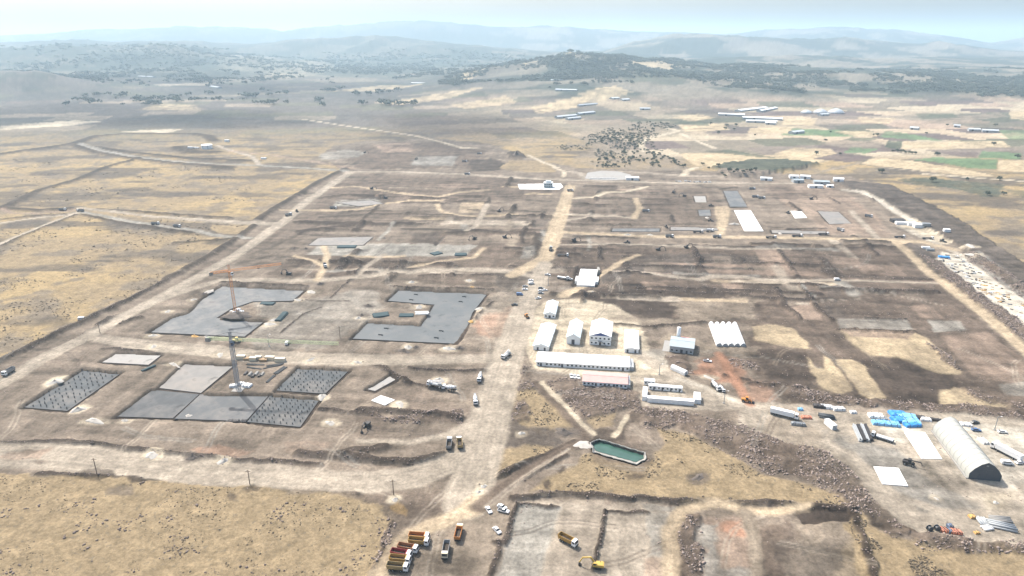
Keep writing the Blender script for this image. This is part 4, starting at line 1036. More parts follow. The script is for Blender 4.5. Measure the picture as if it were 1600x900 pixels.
def k_mixer(cabm='car_white'):
    def f():
        ch = MB().box(-4.2,4.0,-.45,.45,.75,1.1).box(-4.3,-3.8,-1.0,1.0,.8,1.3)
        parts = [('chassis', ch, 'chassis', False, []), cab_part(2.5,4.2,2.4,.85,2.95,cabm)]
        d = MB().lathe((2.2,0,1.75),(-4.1,0,2.75),[(0,.5),(.06,.85),(.3,1.2),(.55,1.22),(.85,.75),(1,.55)],14)
        st = MB()
        for t in (.2,.45,.7):
            c0 = Vector((2.2,0,1.75)).lerp(Vector((-4.1,0,2.75)),t); dr = (Vector((-4.1,0,2.75))-Vector((2.2,0,1.75))).normalized()
            rr = 1.26 if t < .6 else 1.06
            st.lathe(c0-dr*.1,c0+dr*.1,[(0,rr),(1,rr)],14)
        parts.append(('drum', d, 'car_white', True, [('drum_band', st, 'steel')]))
        h = MB().hexa([(-4.3,-.3,2.6),(-3.7,-.3,2.6),(-3.7,.3,2.6),(-4.3,.3,2.6),(-4.6,-.6,3.4),(-3.6,-.6,3.4),(-3.6,.6,3.4),(-4.6,.6,3.4)])
        parts.append(('hopper', h, 'steel', False, []))
        parts.append(('chute', MB().beam((-4.3,0,2.2),(-5.2,.5,1.2),.3), 'steel', False, []))
        for x in (3.2,1.4,-1.9,-3.1):
            for sg in (-1,1): parts.append(wheel_at(x, sg*1.0, .52, .4, sg))
        return parts
    return f
def k_pump():
    ch = MB().box(-4.8,4.2,-.5,.5,.75,1.2)
    parts = [('chassis', ch, 'chassis', False, []), cab_part(3.0,4.7,2.4,.85,2.95,'car_white'),
             ('deck', MB().box(-4.4,2.6,-1.15,1.15,1.2,1.6).box(-3.9,-2.4,-.8,.8,1.6,2.2), 'steel', False, []),
             ('boom', MB().beam((2.2,0,2.2),(-4.4,.15,3.0),.34).beam((-4.4,.15,3.0),(3.8,.35,3.4),.3).beam((3.8,.35,3.4),(-3.6,-.3,3.75),.26).tube((2.2,0,1.4),(2.2,0,2.4),.45,10), 'car_white', False, [])]
    for x, y in ((1.6,1),(1.6,-1),(-3.6,1),(-3.6,-1)):
        parts.append(('outrigger', MB().beam((x,y*.8,1.1),(x+(.9 if x > 0 else -.6),y*2.7,1.0),.2).beam((x+(.9 if x > 0 else -.6),y*2.7,1.1),(x+(.9 if x > 0 else -.6),y*2.7,.05),.16), 'steel', False, []))
    for x in (3.7,1.9,-1.9,-3.1):
        for sg in (-1,1): parts.append(wheel_at(x, sg*1.0, .52, .4, sg))
    return parts
def k_car(m):
    def f():
        b = MB().side([(-2.25,.35),(-2.28,.85),(-2.1,.98),(-1.6,1.02),(-.9,1.05),(1.0,1.0),(2.0,.86),(2.25,.7),(2.25,.35)], -.88, .88)
        r = MB().hexa([(-1.75,-.82,1.0),(1.05,-.82,1.0),(1.05,.82,1.0),(-1.75,.82,1.0),(-1.3,-.66,1.46),(.35,-.66,1.46),(.35,.66,1.46),(-1.3,.66,1.46)])
        rf = MB().box(-1.28,.33,-.68,.68,1.46,1.51)
        parts = [('body', b, m, False, []), ('cabin_glass', r, 'glass', False, [('roof', rf, m)])]
        for x in (1.4,-1.4):
            for sg in (-1,1): parts.append(wheel_at(x, sg*.8, .33, .22, sg))
        return parts
    return f
def k_van(m):
    def f():
        b = MB().side([(-2.6,.4),(-2.62,1.9),(-2.4,2.05),(1.0,2.05),(1.4,1.95),(2.1,1.2),(2.6,1.0),(2.65,.4)], -.95, .95)
        ws = MB().hexa([(1.45,-.85,1.28),(2.13,-.85,1.22),(2.13,.85,1.22),(1.45,.85,1.28),(1.2,-.8,1.9),(1.47,-.8,1.9),(1.47,.8,1.9),(1.2,.8,1.9)])
        sw = MB().box(-1.9,1.2,-.97,.97,1.3,1.75)
        parts = [('body', b, m, False, [('windscreen', ws, 'glass'),('side_window', sw, 'glass')])]
        for x in (1.7,-1.6):
            for sg in (-1,1): parts.append(wheel_at(x, sg*.85, .36, .24, sg))
        return parts
    return f
def k_pickup(m):
    def f():
        b = MB().side([(-2.6,.5),(-2.6,.7),(2.0,.72),(2.55,.7),(2.55,.5)], -.9, .9).side([(1.0,.7),(1.0,1.05),(2.3,.95),(2.55,.72)],-.9,.9)
        b.box(-2.6,-.5,-.92,-.82,.7,1.05).box(-2.6,-.5,.82,.92,.7,1.05).box(-2.62,-2.52,-.92,.92,.7,1.05).box(-.55,1.0,-.9,.9,.7,1.05)
        r = MB().hexa([(-.6,-.85,1.05),(1.2,-.85,1.05),(1.2,.85,1.05),(-.6,.85,1.05),(-.45,-.7,1.65),(.55,-.7,1.65),(.55,.7,1.65),(-.45,.7,1.65)])
        rf = MB().box(-.43,.53,-.72,.72,1.65,1.71)
        parts = [('body', b, m, False, [('load_floor', MB().box(-2.5,-.57,-.8,.8,.73,.78), 'chassis')]), ('cabin_glass', r, 'glass', False, [('roof', rf, m)])]
        for x in (1.7,-1.6):
            for sg in (-1,1): parts.append(wheel_at(x, sg*.82, .38, .26, sg))
        return parts
    return f
def k_excavator(m):
    def f():
        parts = []
        for sg in (-1,1):
            parts.append(('track', MB().side([(-1.9,.25),(-1.7,0),(1.7,0),(1.95,.3),(1.9,.75),(1.6,.95),(-1.6,.95),(-1.95,.7)], sg*1.15-.3, sg*1.15+.3), 'dark_steel', False, []))
        parts.append(('turntable', MB().tube((0,0,.85),(0,0,1.2),.8,12), 'dark_steel', False, []))
        parts.append(('engine_house', MB().box(-2.5,.2,-1.3,1.3,1.2,2.2,.12).box(-2.8,-2.3,-1.2,1.2,1.15,2.0), m, False, [('exhaust', MB().tube((-1.4,-.6,2.2),(-1.4,-.6,2.8),.09), 'dark_steel')]))
        parts.append(('operator_cab', MB().side([(.1,1.2),(.1,2.9),(1.2,2.9),(1.6,2.1),(1.6,1.2)],.35,1.3), m, False, [('window', MB().side([(.3,2.0),(.3,2.8),(1.16,2.8),(1.5,2.05)],.32,1.33), 'glass')]))
        parts.append(('boom', MB().beam((.4,-.2,1.6),(2.3,-.2,4.4),.5).beam((2.3,-.2,4.4),(5.4,-.2,3.9),.42), m, False, [('ram', MB().beam((1.0,-.2,1.5),(2.6,-.2,3.9),.16), 'steel')]))
        parts.append(('dipper', MB().beam((5.2,-.2,4.2),(6.6,-.2,1.5),.36), m, False, []))
        parts.append(('bucket', MB().side([(6.6,1.6),(7.0,1.2),(6.9,.4),(6.2,.1),(5.7,.5),(6.1,.7),(6.35,1.1)],-.8,.4), 'dark_steel', False, []))
        return parts
    return f
def k_loader(m, boom=False):
    def f():
        parts = [('body', MB().box(-3.0,-.4,-.9,.9,.9,2.0,.12).box(-.4,1.6,-.5,.5,.8,1.4), m, False, []),
                 ('operator_cab', MB().hexa([(-.9,-.75,1.9),(.6,-.75,1.5),(.6,.75,1.5),(-.9,.75,1.9),(-.8,-.7,3.1),(.4,-.7,3.1),(.4,.7,3.1),(-.8,.7,3.1)]), 'glass', False, [('roof', MB().box(-.95,.55,-.85,.85,3.1,3.22), m)])]
        if boom: parts.append(('lift_boom', MB().beam((-2.6,.5,2.2),(4.2,.5,2.6),.4).beam((4.2,.5,2.6),(4.8,.5,1.2),.25), m, False, [('forks', MB().box(4.8,6.0,-.3,-.15,1.1,1.2).box(4.8,6.0,.75,.9,1.1,1.2), 'dark_steel')]))
        else:
            parts.append(('lift_arm', MB().beam((.4,-.5,1.7),(2.9,-.5,.8),.24).beam((.4,.5,1.7),(2.9,.5,.8),.24), m, False, []))
            parts.append(('bucket', MB().side([(2.7,.2),(2.7,1.3),(3.0,1.4),(3.1,.55),(4.0,.25),(4.0,.15)],-1.35,1.35), 'dark_steel', False, []))
        for x in (1.3,-2.0):
            for sg in (-1,1): parts.append(wheel_at(x, sg*1.0, .72, .5, sg))
        return parts
    return f
def k_semi():
    parts = [cab_part(5.6,7.6,2.45,.9,3.4,'car_white'), ('chassis', MB().box(-6.5,7.3,-.45,.45,.8,1.15), 'chassis', False, []),
             ('trailer_box', MB().box(-6.8,5.2,-1.27,1.27,1.2,3.9,.06), 'white_panel', False, [('side_rail', MB().box(-6.8,5.2,-1.3,1.3,1.15,1.3), 'chassis')])]
    for x in (6.6,3.9,-3.6,-4.8,-6.0):
        for sg in (-1,1): parts.append(wheel_at(x, sg*1.05, .5, .4, sg))
    return parts
def k_flatbed(load):
    def f():
        parts = [cab_part(3.2,5.0,2.4,.85,2.9,'car_white'), ('chassis', MB().box(-5.5,4.6,-.45,.45,.75,1.05), 'chassis', False, []),
                 ('flat_bed', MB().box(-5.6,3.0,-1.25,1.25,1.05,1.25).box(2.9,3.0,-1.25,1.25,1.25,2.2), 'dark_steel', False, [('load', MB().box(-5.2,2.4,-1.0,1.0,1.25,1.9), load)])]
        for x in (4.0,2.0,-3.2,-4.5):
            for sg in (-1,1): parts.append(wheel_at(x, sg*1.0, .5, .38, sg))
        return parts
    return f
def k_container(w, l, h, m, corr=True):
    def f():
        b = MB().box(-l/2+.06,l/2-.06,-w/2+.06,w/2-.06,.12,h-.06)
        fr = MB()
        for x in (-l/2,l/2-.14):
            for y in (-w/2,w/2-.14): fr.box(x,x+.14,y,y+.14,0,h)
        for z in (0,h-.14):
            for y in (-w/2,w/2-.14): fr.box(-l/2+.14,l/2-.14,y,y+.14,z,z+.14)
            for x in (-l/2,l/2-.14): fr.box(x,x+.14,-w/2+.14,w/2-.14,z,z+.14)
        d = MB().box(l/2-.06,l/2-.01,-w/2+.2,-.03,.25,h-.25).box(l/2-.06,l/2-.01,.03,w/2-.2,.25,h-.25)
        return [('shell', b, m, False, []), ('corner_frame', fr, m, False, []), ('end_door', d, 'grey_wall', False, [])]
    return f

def heading(a, b, z=0.0):
    ax, ay = P(*a, z); bx, by = P(*b, z)
    return (ax+bx)/2, (ay+by)/2, math.atan2(by-ay, bx-ax)
def put(key, maker, name, label, cat, rear, front, group=None, scale=1.0):
    """a vehicle whose tail and nose stand over two measured points"""
    x, y, r = heading(rear, front)
    return spawn(key, maker, name, label, cat, (x, y, gz(x, y)), r, group, scale)
def put_c(key, maker, name, label, cat, c, ang, group=None, scale=1.0):
    x, y = P(*c)
    return spawn(key, maker, name, label, cat, (x, y, gz(x, y)), math.radians(ang), group, scale)

# ------------------------------------------------------------------ buildings
def shed(name, label, cat, fl, fr, bl, eave, ridge, axis='d', wall='white_panel', roof='white_roof', doors=(), wins=0, side_wins=0, group=None, w=None, d=None, seg=1, trim=None, storeys=1, over=.35):
    ax, ay = P(*fl); bx, by = P(*fr)
    rz = math.atan2(by-ay, bx-ax)
    W = math.hypot(bx-ax, by-ay) if w is None else w
    cx, cy = P(*bl) if bl else (ax, ay)
    D = abs(-(cx-ax)*math.sin(rz)+(cy-ay)*math.cos(rz)) if d is None else d
    z = min(gz(ax, ay), gz(bx, by))
    t = thing(name, label, cat, (ax, ay, z-.05), rz, group)
    bs = MB()
    if axis == 'd':
        bs.add([(0,0,0),(W,0,0),(W,0,eave),(W/2,0,ridge),(0,0,eave),(0,D,0),(W,D,0),(W,D,eave),(W/2,D,ridge),(0,D,eave)],
               [(0,1,2,3,4),(9,8,7,6,5),(0,5,6,1),(1,6,7,2),(4,9,5,0),(2,7,8,3),(3,8,9,4)])
    else:
        bs.add([(0,0,0),(0,D,0),(0,D,eave),(0,D/2,ridge),(0,0,eave),(W,0,0),(W,D,0),(W,D,eave),(W,D/2,ridge),(W,0,eave)],
               [(4,3,2,1,0),(5,6,7,8,9),(0,1,6,5),(1,2,7,6),(9,4,0,5),(2,3,8,7),(3,4,9,8)])
    wo_ = bs.build('wall', wall, t)
    th = .14
    for k in range(seg):
        r = MB(); o = over if seg == 1 else .12
        if axis == 'd':
            y0, y1 = D*k/seg-(over if k == 0 else -.08), D*(k+1)/seg+(over if k == seg-1 else -.08)
            sl = (ridge-eave)/(W/2)
            for sg in (0, 1):
                xe, xr = (-over, W/2) if sg == 0 else (W+over, W/2)
                ze = eave-sl*over+.06; zr = ridge+.06
                q = [(xe,y0,ze),(xr,y0,zr),(xr,y1,zr),(xe,y1,ze),(xe,y0,ze+th),(xr,y0,zr+th),(xr,y1,zr+th),(xe,y1,ze+th)]
                if sg: q = [q[1],q[0],q[3],q[2],q[5],q[4],q[7],q[6]]
                r.hexa(q)
        else:
            x0, x1 = W*k/seg-(over if k == 0 else -.08), W*(k+1)/seg+(over if k == seg-1 else -.08)
            sl = (ridge-eave)/(D/2)
            for sg in (0, 1):
                ye, yr = (-over, D/2) if sg == 0 else (D+over, D/2)
                ze = eave-sl*over+.06; zr = ridge+.06
                q = [(x0,ye,ze),(x1,ye,ze),(x1,yr,zr),(x0,yr,zr),(x0,ye,ze+th),(x1,ye,ze+th),(x1,yr,zr+th),(x0,yr,zr+th)]
                if sg: q = [q[3],q[2],q[1],q[0],q[7],q[6],q[5],q[4]]
                r.hexa(q)
        ro = r.build('roof', roof, t)
        if k == 0:
            if axis == 'd': MB().box(W/2-.2,W/2+.2,-over,D+over,ridge+.14,ridge+.30).build('ridge_cap', roof, ro)
            else: MB().box(-over,W+over,D/2-.2,D/2+.2,ridge+.14,ridge+.30).build('ridge_cap', roof, ro)
    for dx, dw, dhh in doors:
        do = MB().box(dx*W-dw/2,dx*W+dw/2,-.05,.06,.05,dhh).build('door', 'door_dark', t)
        MB().box(dx*W-dw/2-.1,dx*W+dw/2+.1,-.04,.05,dhh,dhh+.12).build('lintel', 'grey_wall', do)
    for sgi in range(storeys):
        zb = 1.0+sgi*eave/storeys
        for k in range(wins):
            xx = W*(k+.5)/wins
            if any(abs(xx-dd[0]*W) < dd[1]/2+.7 for dd in doors) and sgi == 0: continue
            wi = MB().box(xx-.6,xx+.6,-.04,.05,zb,zb+1.1).build('window', 'glass', t)
            MB().box(xx-.7,xx+.7,-.10,.05,zb-.1,zb).build('sill', 'white_panel', wi)
        for k in range(side_wins):
            yy = D*(k+.5)/side_wins
            for xs in (0, W):
                MB().box(xs-.05,xs+.05,yy-.6,yy+.6,zb,zb+1.1).build('window', 'glass', t)
    if trim:
        MB().box(-.05,W+.05,-.09,-.01,eave*.5-.15,eave*.5+.1).build('band', trim, t)
    return t, W, D
# ------------------------------------------------------------------ tower crane
def lattice(mb, p, q, w, step, r, rd, up=(0,0,1)):
    p = Vector(p); q = Vector(q); d = (q-p); L = d.length; d.normalize()
    u = d.cross(Vector(up)); u = u.normalized() if u.length > .01 else Vector((1,0,0)); v = u.cross(d).normalized()
    cs = [u*w/2+v*w/2, u*w/2-v*w/2, -u*w/2-v*w/2, -u*w/2+v*w/2]
    for c in cs: mb.beam(p+c, q+c, r)
    n = max(1, int(L/step))
    for k in range(n):
        a = p+d*(L*k/n); b = p+d*(L*(k+1)/n)
        for i in range(4):
            c0, c1 = cs[i], cs[(i+1) % 4]
            mb.beam(a+(c0 if k % 2 else c1), b+(c1 if k % 2 else c0), rd)
            mb.beam(a+c0, a+c1, rd)
    return mb
def tower_crane(label, base, top_h, jib_px, mast_m, jib_m, counter=14.0, cab_m='white_panel', z0=-1.0):
    bx, by = P(*base)
    jx, jy = P(*jib_px, top_h)
    r = math.atan2(jy-by, jx-bx); L = math.hypot(jx-bx, jy-by)
    t = thing('tower_crane', label, 'tower crane', (bx, by, z0), r)
    h = top_h-z0
    MB().box(-3,3,-3,3,0,1.0).build('base_block', 'slab_pale', t)
    lattice(MB(), (0,0,1), (0,0,h), 1.7, 2.0, .25, .13, up=(1,0,0)).build('mast', mast_m, t)
    MB().tube((0,0,h),(0,0,h+1.4),1.1,12).build('slewing_ring', mast_m, t)
    j = lattice(MB(), (1.0,0,h+2.0), (L,0,h+2.0), 1.3, 2.2, .15, .07).build('jib', jib_m, t)
    MB().box(L*.55-.8,L*.55+.8,-.7,.7,h+.8,h+1.25).build('trolley', 'dark_steel', j)
    cj = lattice(MB(), (-1.0,0,h+2.0), (-counter,0,h+2.0), 1.3, 2.2, .24, .12).build('counter_jib', jib_m, t)
    MB().box(-counter-.6,-counter+2.0,-1.1,1.1,h+.2,h+2.6).build('counterweight', 'slab_pale', cj)
    lattice(MB(), (0,0,h+1.4), (0,0,h+6.5), 1.0, 1.7, .2, .1, up=(1,0,0)).build('tower_head', mast_m, t)
    MB().beam((0,0,h+6.5),(L*.62,0,h+2.7),.12).beam((0,0,h+6.5),(-counter+1.5,0,h+2.7),.14).build('tie_bar', 'dark_steel', t)
    c = MB().side([(.6,h-1.2),(.6,h+1.0),(2.1,h+1.0),(2.4,h-.2),(2.2,h-1.2)],-2.2,-.9).build('operator_cab', cab_m, t)
    MB().side([(1.0,h-.3),(1.0,h+.8),(2.1,h+.8),(2.36,h-.2)],-2.23,-.87).build('window', 'glass', c)
    return t
# ------------------------------------------------------------------ poles, heaps, stacks
def pole(label, base, h, lamp=False, name='utility_pole', m='wood_pole'):
    x, y = P(*base)
    t = thing(name, label, 'pole', (x, y, gz(x, y)-.2), random.uniform(-.2,.2))
    MB().tube((0,0,0),(0,0,h),.22,8,.14).build('pole_shaft', m, t)
    if lamp:
        a = MB().beam((0,0,h-.1),(1.4,0,h+.1),.1).build('arm', m, t)
        MB().box(1.2,2.0,-.18,.18,h+.02,h+.2).build('lamp_head', 'car_white', a)
        MB().box(-.6,.6,-.6,.6,0,.5,.1).build('footing', 'slab_pale', t)
    else:
        a = MB().box(-1.2,1.2,-.08,.08,h-.8,h-.62).build('cross_arm', m, t)
        for k in (-1.0,0,1.0): MB().tube((k,0,h-.62),(k,0,h-.3),.07,6).build('insulator', 'car_white', a)
    return t
def heap(label, c, rx, ry, h, m='gravel_white', name='gravel_pile', cat='gravel pile', group=None, rz=None, flat=.0):
    x, y = P(*c)
    rnd = random.Random(int(c[0]*131+c[1]*7))
    nr, na = 7, 22
    ph = [rnd.uniform(0,6.28) for _ in range(6)]
    vs = [(0,0,h)]; fs = []
    for i in range(1, nr+1):
        t = i/nr
        for k in range(na):
            a = 2*math.pi*k/na
            rr = .88+.16*math.sin(2*a+ph[0])+.12*math.sin(3*a+ph[1])+.09*math.sin(5*a+ph[2])+.05*math.sin(9*a+ph[4])
            tt = max(0, (t-flat)/(1-flat))
            z = h*.75*(1-tt)**1.1*(1+.2*math.sin(3*a+ph[3]+4*t))+rnd.uniform(-.06,.06)*h*(1 if i < nr else 0)
            if i == nr: z = -.25
            vs.append((rx*t*rr*math.cos(a), ry*t*rr*math.sin(a), z))
    for k in range(na): fs.append((0, 1+k, 1+(k+1) % na))
    for i in range(nr-1):
        for k in range(na):
            a = 1+i*na+k; b = 1+i*na+(k+1) % na
            fs.append((a, a+na, b+na, b))
    o = MB().add(vs, fs).build(name, m, None, True)
    o.location = (x, y, gz(x, y)); o.rotation_euler = (0,0,rnd.uniform(0,3) if rz is None else rz)
    return tag(o, label, cat, group)
def stack(name, label, cat, a, b, width, h, piece, m, n=5, layers=2, group=None, gap=.12):
    """long pieces lying side by side between two measured points"""
    x, y, r = heading(a, b)
    ax, ay = P(*a); bx, by = P(*b); L = math.hypot(bx-ax, by-ay)
    t = thing(name, label, cat, (x, y, gz(x, y)), r, group)
    w = width/n
    for l in range(layers):
        for k in range(n-l):
            y0 = -width/2+(k+l*.5)*w
            e = random.uniform(-.04,.04)*L
            if piece == 'pipe':
                rr = min(w/2*.92, h/layers/2)
                MB().tube((-L/2+e,y0+w/2,rr+l*rr*1.75),(L/2+e,y0+w/2,rr+l*rr*1.75),rr,10).build('pipe', m, t, True)
            else:
                MB().box(-L/2+e,L/2+e,y0+gap*w,y0+w-gap*w,h*l/layers+.03,h*(l+1)/layers-.03).build(piece, m, t)
    return t
def bundle(name, label, cat, c, ang, l, w, h, m, strap='dark_steel', group=None):
    """goods under a sheet: a sagging wrapped block with straps"""
    x, y = P(*c)
    rnd = random.Random(int(c[0]*97+c[1]*13))
    t = thing(name, label, cat, (x, y, gz(x, y)), math.radians(ang), group)
    nx, ny = 6, 4
    vs = []; fs = []
    for i in range(nx+1):
        for j in range(ny+1):
            e = (i in (0,nx)) or (j in (0,ny))
            z = h*(.82 if e else 1)+rnd.uniform(-.14,.14)*h
            vs.append((-l/2+l*i/nx, -w/2+w*j/ny, z))
    n0 = len(vs)
    for i in range(nx+1):
        for j in range(ny+1):
            if i in (0,nx) or j in (0,ny):
                vs.append((vs[i*(ny+1)+j][0]*1.06, vs[i*(ny+1)+j][1]*1.06, -.1))
            else: vs.append((0,0,-.1))
    for i in range(nx):
        for j in range(ny):
            a = i*(ny+1)+j
            fs.append((a, a+ny+1, a+ny+2, a+1))
    for i in range(nx):
        for j in (0, ny):
            a = i*(ny+1)+j; fs.append((a, a+n0, a+ny+1+n0, a+ny+1) if j == 0 else (a+ny+1, a+ny+1+n0, a+n0, a))
    for j in range(ny):
        for i in (0, nx):
            a = i*(ny+1)+j; fs.append((a+1, a+1+n0, a+n0, a) if i == 0 else (a, a+n0, a+1+n0, a+1))
    MB().add(vs, fs).build('cover_sheet', m, t)
    for k in (-.25,.25):
        MB().box(l*k-.08,l*k+.08,-w*.53,w*.53,0,h*1.04).build('strap', strap, t)
    return t

# ------------------------------------------------------------------ concrete slabs
cage = MB()
for sx in (-.17,.17):
    for sy in (-.17,.17): cage.box(sx-.045,sx+.045,sy-.045,sy+.045,0,2.4)
cage.box(-.22,.22,-.22,.22,.5,.58).box(-.22,.22,-.22,.22,1.4,1.48)
CAGE = cage.mesh('column_rebar', 'rebar')
def make_slab(pts, depth, m, label, grid):
    pl = [P(a, b, -depth+.4) for a, b in pts]
    cx = sum(p[0] for p in pl)/len(pl); cy = sum(p[1] for p in pl)/len(pl)
    t = thing('concrete_slab', label, 'concrete slab', (cx, cy, -depth))
    loc = [(a-cx, b-cy) for a, b in pl]
    MB().prism(loc, -.5, .40).build('slab_deck', m, t)
    if depth >= 1.0 and len(pl) > 3:
        ed = MB()
        n = len(loc)
        for i in range(n):
            a = Vector((*loc[i],.36)); b = Vector((*loc[(i+1) % n],.36))
            ed.beam(a, b, .16)
        ed.build('formwork_edge', 'dark_steel', t)
    if grid:
        a, b, c, d = [Vector((*p, 0)) for p in loc[:4]]
        nu, nv = grid
        for i in range(nu):
            for j in range(nv):
                if random.random() < .08: continue
                u = (i+.5)/nu+random.uniform(-.012,.012); v = (j+.5)/nv+random.uniform(-.012,.012)
                p = (a*(1-u)+b*u)*(1-v)+(d*(1-u)+c*u)*v
                o = bpy.data.objects.new('column_rebar', CAGE); COL.objects.link(o); o.parent = t
                o.location = (p.x, p.y, .38); s = random.uniform(.35,.62); o.scale = (1,1,s); o.rotation_euler = (0,0,random.uniform(-.3,.3))
    return t, (cx, cy)
SLAB_OBJ = [make_slab(*s) for s in SLABS]
t, (cx, cy) = SLAB_OBJ[1]
ups = MB().box(-1.6,1.6,-.3,.3,0,.55).box(1.0,1.6,-.3,-1.2,0,.55).mesh('wall_upstand', 'rebar')
for u, v in [(630,163),(600,198),(948,177),(925,210),(435,385),(398,428),(797,402),(765,447)]:
    x, y = P(500+u/4.21, 420+v/4.21, -1.0)
    o = bpy.data.objects.new('wall_upstand', ups); COL.objects.link(o); o.parent = t; o.location = (x-cx, y-cy, .39); o.rotation_euler = (0,0,-.09)
# the island inside the crane slab and its clutter
heap('dark soil island heaped inside the notched grey slab', (372,493), 13, 7, 1.6, 'soil_pile', 'soil_pile', 'soil pile', rz=-.1, flat=.5)

# white hall deck in its pit: deck with side wings
ax = [P(*p, 1.2) for p in [(901,445),(929,446),(934,421),(907,420)]]
t = thing('hall_deck', 'bright white concrete hall deck sunk in a dark pit with two side wings', 'building', (*ax[0], -2.0))
q = [(a-ax[0][0], b-ax[0][1]) for a, b in ax]
MB().prism(q, 0, 3.2).build('deck', 'slab_white', t)
d0 = Vector(q[1]); d1 = Vector(q[3])
for s0, s1 in ((-.16,-.005),(1.005,1.16)):
    pq = [d0*s0+d1*.25, d0*s1+d1*.25, d0*s1+d1*.55, d0*s0+d1*.55]
    MB().prism([(p.x,p.y) for p in pq], 0, 2.9).build('side_wing', 'slab_white', t)
for k in range(3):
    p = d0*.45+d1*(.12+.2*k); MB().box(p.x-.7,p.x+.7,p.y-.7,p.y+.7,3.19,3.45).build('roof_hatch', 'grey_wall', t)
p = d0*1.08+d1*.95; MB().box(p.x-.9,p.x+.9,p.y-5,p.y+3.5,0,5.0).build('stair_wall', 'slab_pale', t)

# ------------------------------------------------------------------ camp buildings
shed('prefab_hall','white gabled prefab hall alone at the back of the camp with a small porch','building',(850,496.5),(867.5,497.5),(854.5,477),3.2,4.7,'d','white_panel','blue_white_roof',[(.5,1.6,2.1)],3,3)
shed('prefab_hall','white prefab hall with roof in three stepped sections','building',(833,546.5),(857,548.5),(843,512),3.0,4.6,'d','white_panel','blue_white_roof',[(.3,1.2,2.1),(.75,1.2,2.1)],0,4,seg=3)
shed('prefab_hall','narrow tall white gabled hall with a dark doorway beside the two-storey block','building',(885,537),(905.5,538.5),(888,512),5.0,7.4,'d','white_panel','blue_white_roof',[(.5,2.0,3.4)],0,3)
t, W, D = shed('office_block','two-storey white office block with blue gable and outside stairs','building',(921,538),(954,540.5),(925,515),6.6,9.0,'d','white_panel','white_roof',[(.5,1.4,2.2)],5,4,storeys=2,trim='grey_wall')
MB().add([(.8,-.06,6.7),(W-.8,-.06,6.7),(W/2,-.06,8.7),(.8,-.01,6.7),(W-.8,-.01,6.7),(W/2,-.01,8.7)],[(0,1,2),(5,4,3),(0,3,4,1),(1,4,5,2),(2,5,3,0)]).build('gable_panel','blue_trim',t)
st = MB().box(W*.55,W*.55+4.2,-1.55,-1.45,-.05,.12).build('outside_stairs','steel',t)
for k in range(10): MB().box(W*.55+k*.4,W*.55+k*.4+.38,-1.5,-.4,(9-k)*.33,(9-k)*.33+.12).build('stair_step','steel',st)
MB().box(W*.4,W*.55-.02,-1.6,-.1,3.0,3.15).build('stair_landing','steel',st)
shed('prefab_hall','low white flat-looking hall with two dark doorways right of the office block','building',(975.5,550.5),(997.5,552),(975,522),2.9,3.5,'d','white_panel','white_roof',[(.22,1.2,2.1),(.78,1.2,2.1)],0,5)
t, W, D = shed('dormitory_block','very long low white dormitory with a row of windows','building',(838,571.5),(983.5,580),(840.5,556),2.9,3.9,'w','white_panel','white_roof',[(.28,1.2,2.1),(.05,1.2,2.1),(.93,1.2,2.1)],22,2)
MB().box(W+.4,W+2.6,1.0,D-1.0,0,2.3).build('end_annex','grey_wall',t)
t, W, D = shed('dormitory_block','long low prefab with a faded red roof in front of the long dormitory','building',(910,604),(980,609),(912,588),2.8,3.7,'w','white_panel','red_roof',[(.3,1.2,2.1),(.7,1.2,2.1)],11,2)
MB().box(W*.28,W*.62,-1.3,-.1,0,.5).build('step_platform','slab_pale',t)
MB().box(W+.3,W+1.6,.6,D-.6,0,2.2).build('end_annex','grey_wall',t)
# container compound round a yard
def cabin_row(label, fl, fr, depth, h, n, back=False, wins=True):
    ax, ay = P(*fl); bx, by = P(*fr); L = math.hypot(bx-ax, by-ay); rz = math.atan2(by-ay, bx-ax)
    t = thing('container_cabin_row', label, 'cabins', (ax, ay, gz(ax, ay)-.05), rz)
    for k in range(n):
        x0 = L*k/n+.04; x1 = L*(k+1)/n-.04
        c = MB().box(x0,x1,0,depth,.05,h-.18).build('cabin', 'white_panel', t)
        MB().box(x0-.02,x1+.02,-.12,depth+.12,h-.16,h).build('cabin_roof', 'white_roof', c)
        if wins:
            xm = (x0+x1)/2
            MB().box(xm-.5,xm+.5,-.04,.05,1.0,2.0).build('window', 'glass', c)
            if k % 2: MB().box(x0+.3,x0+1.1,-.04,.05,.1,2.05).build('door', 'door_dark', c)
    return t
cabin_row('front row of white container cabins closing the small yard',(1011,628.5),(1084,634.5),2.9,2.8,9,wins=False)
cabin_row('back row of white container cabins with many windows facing the yard',(1013,608.5),(1066,613),2.6,2.8,8)
cabin_row('short white cabin behind the container yard at its corner',(1006,601),(1023,602.5),3.2,2.8,3)
cabin_row('left wing of white cabins running back from the yard',(1003,626),(1010.5,626.8),11.5,2.9,1,wins=False)
cabin_row('right block of white cabins at the end of the yard',(1084.5,630.5),(1095,631.5),8.5,2.9,1,wins=False)
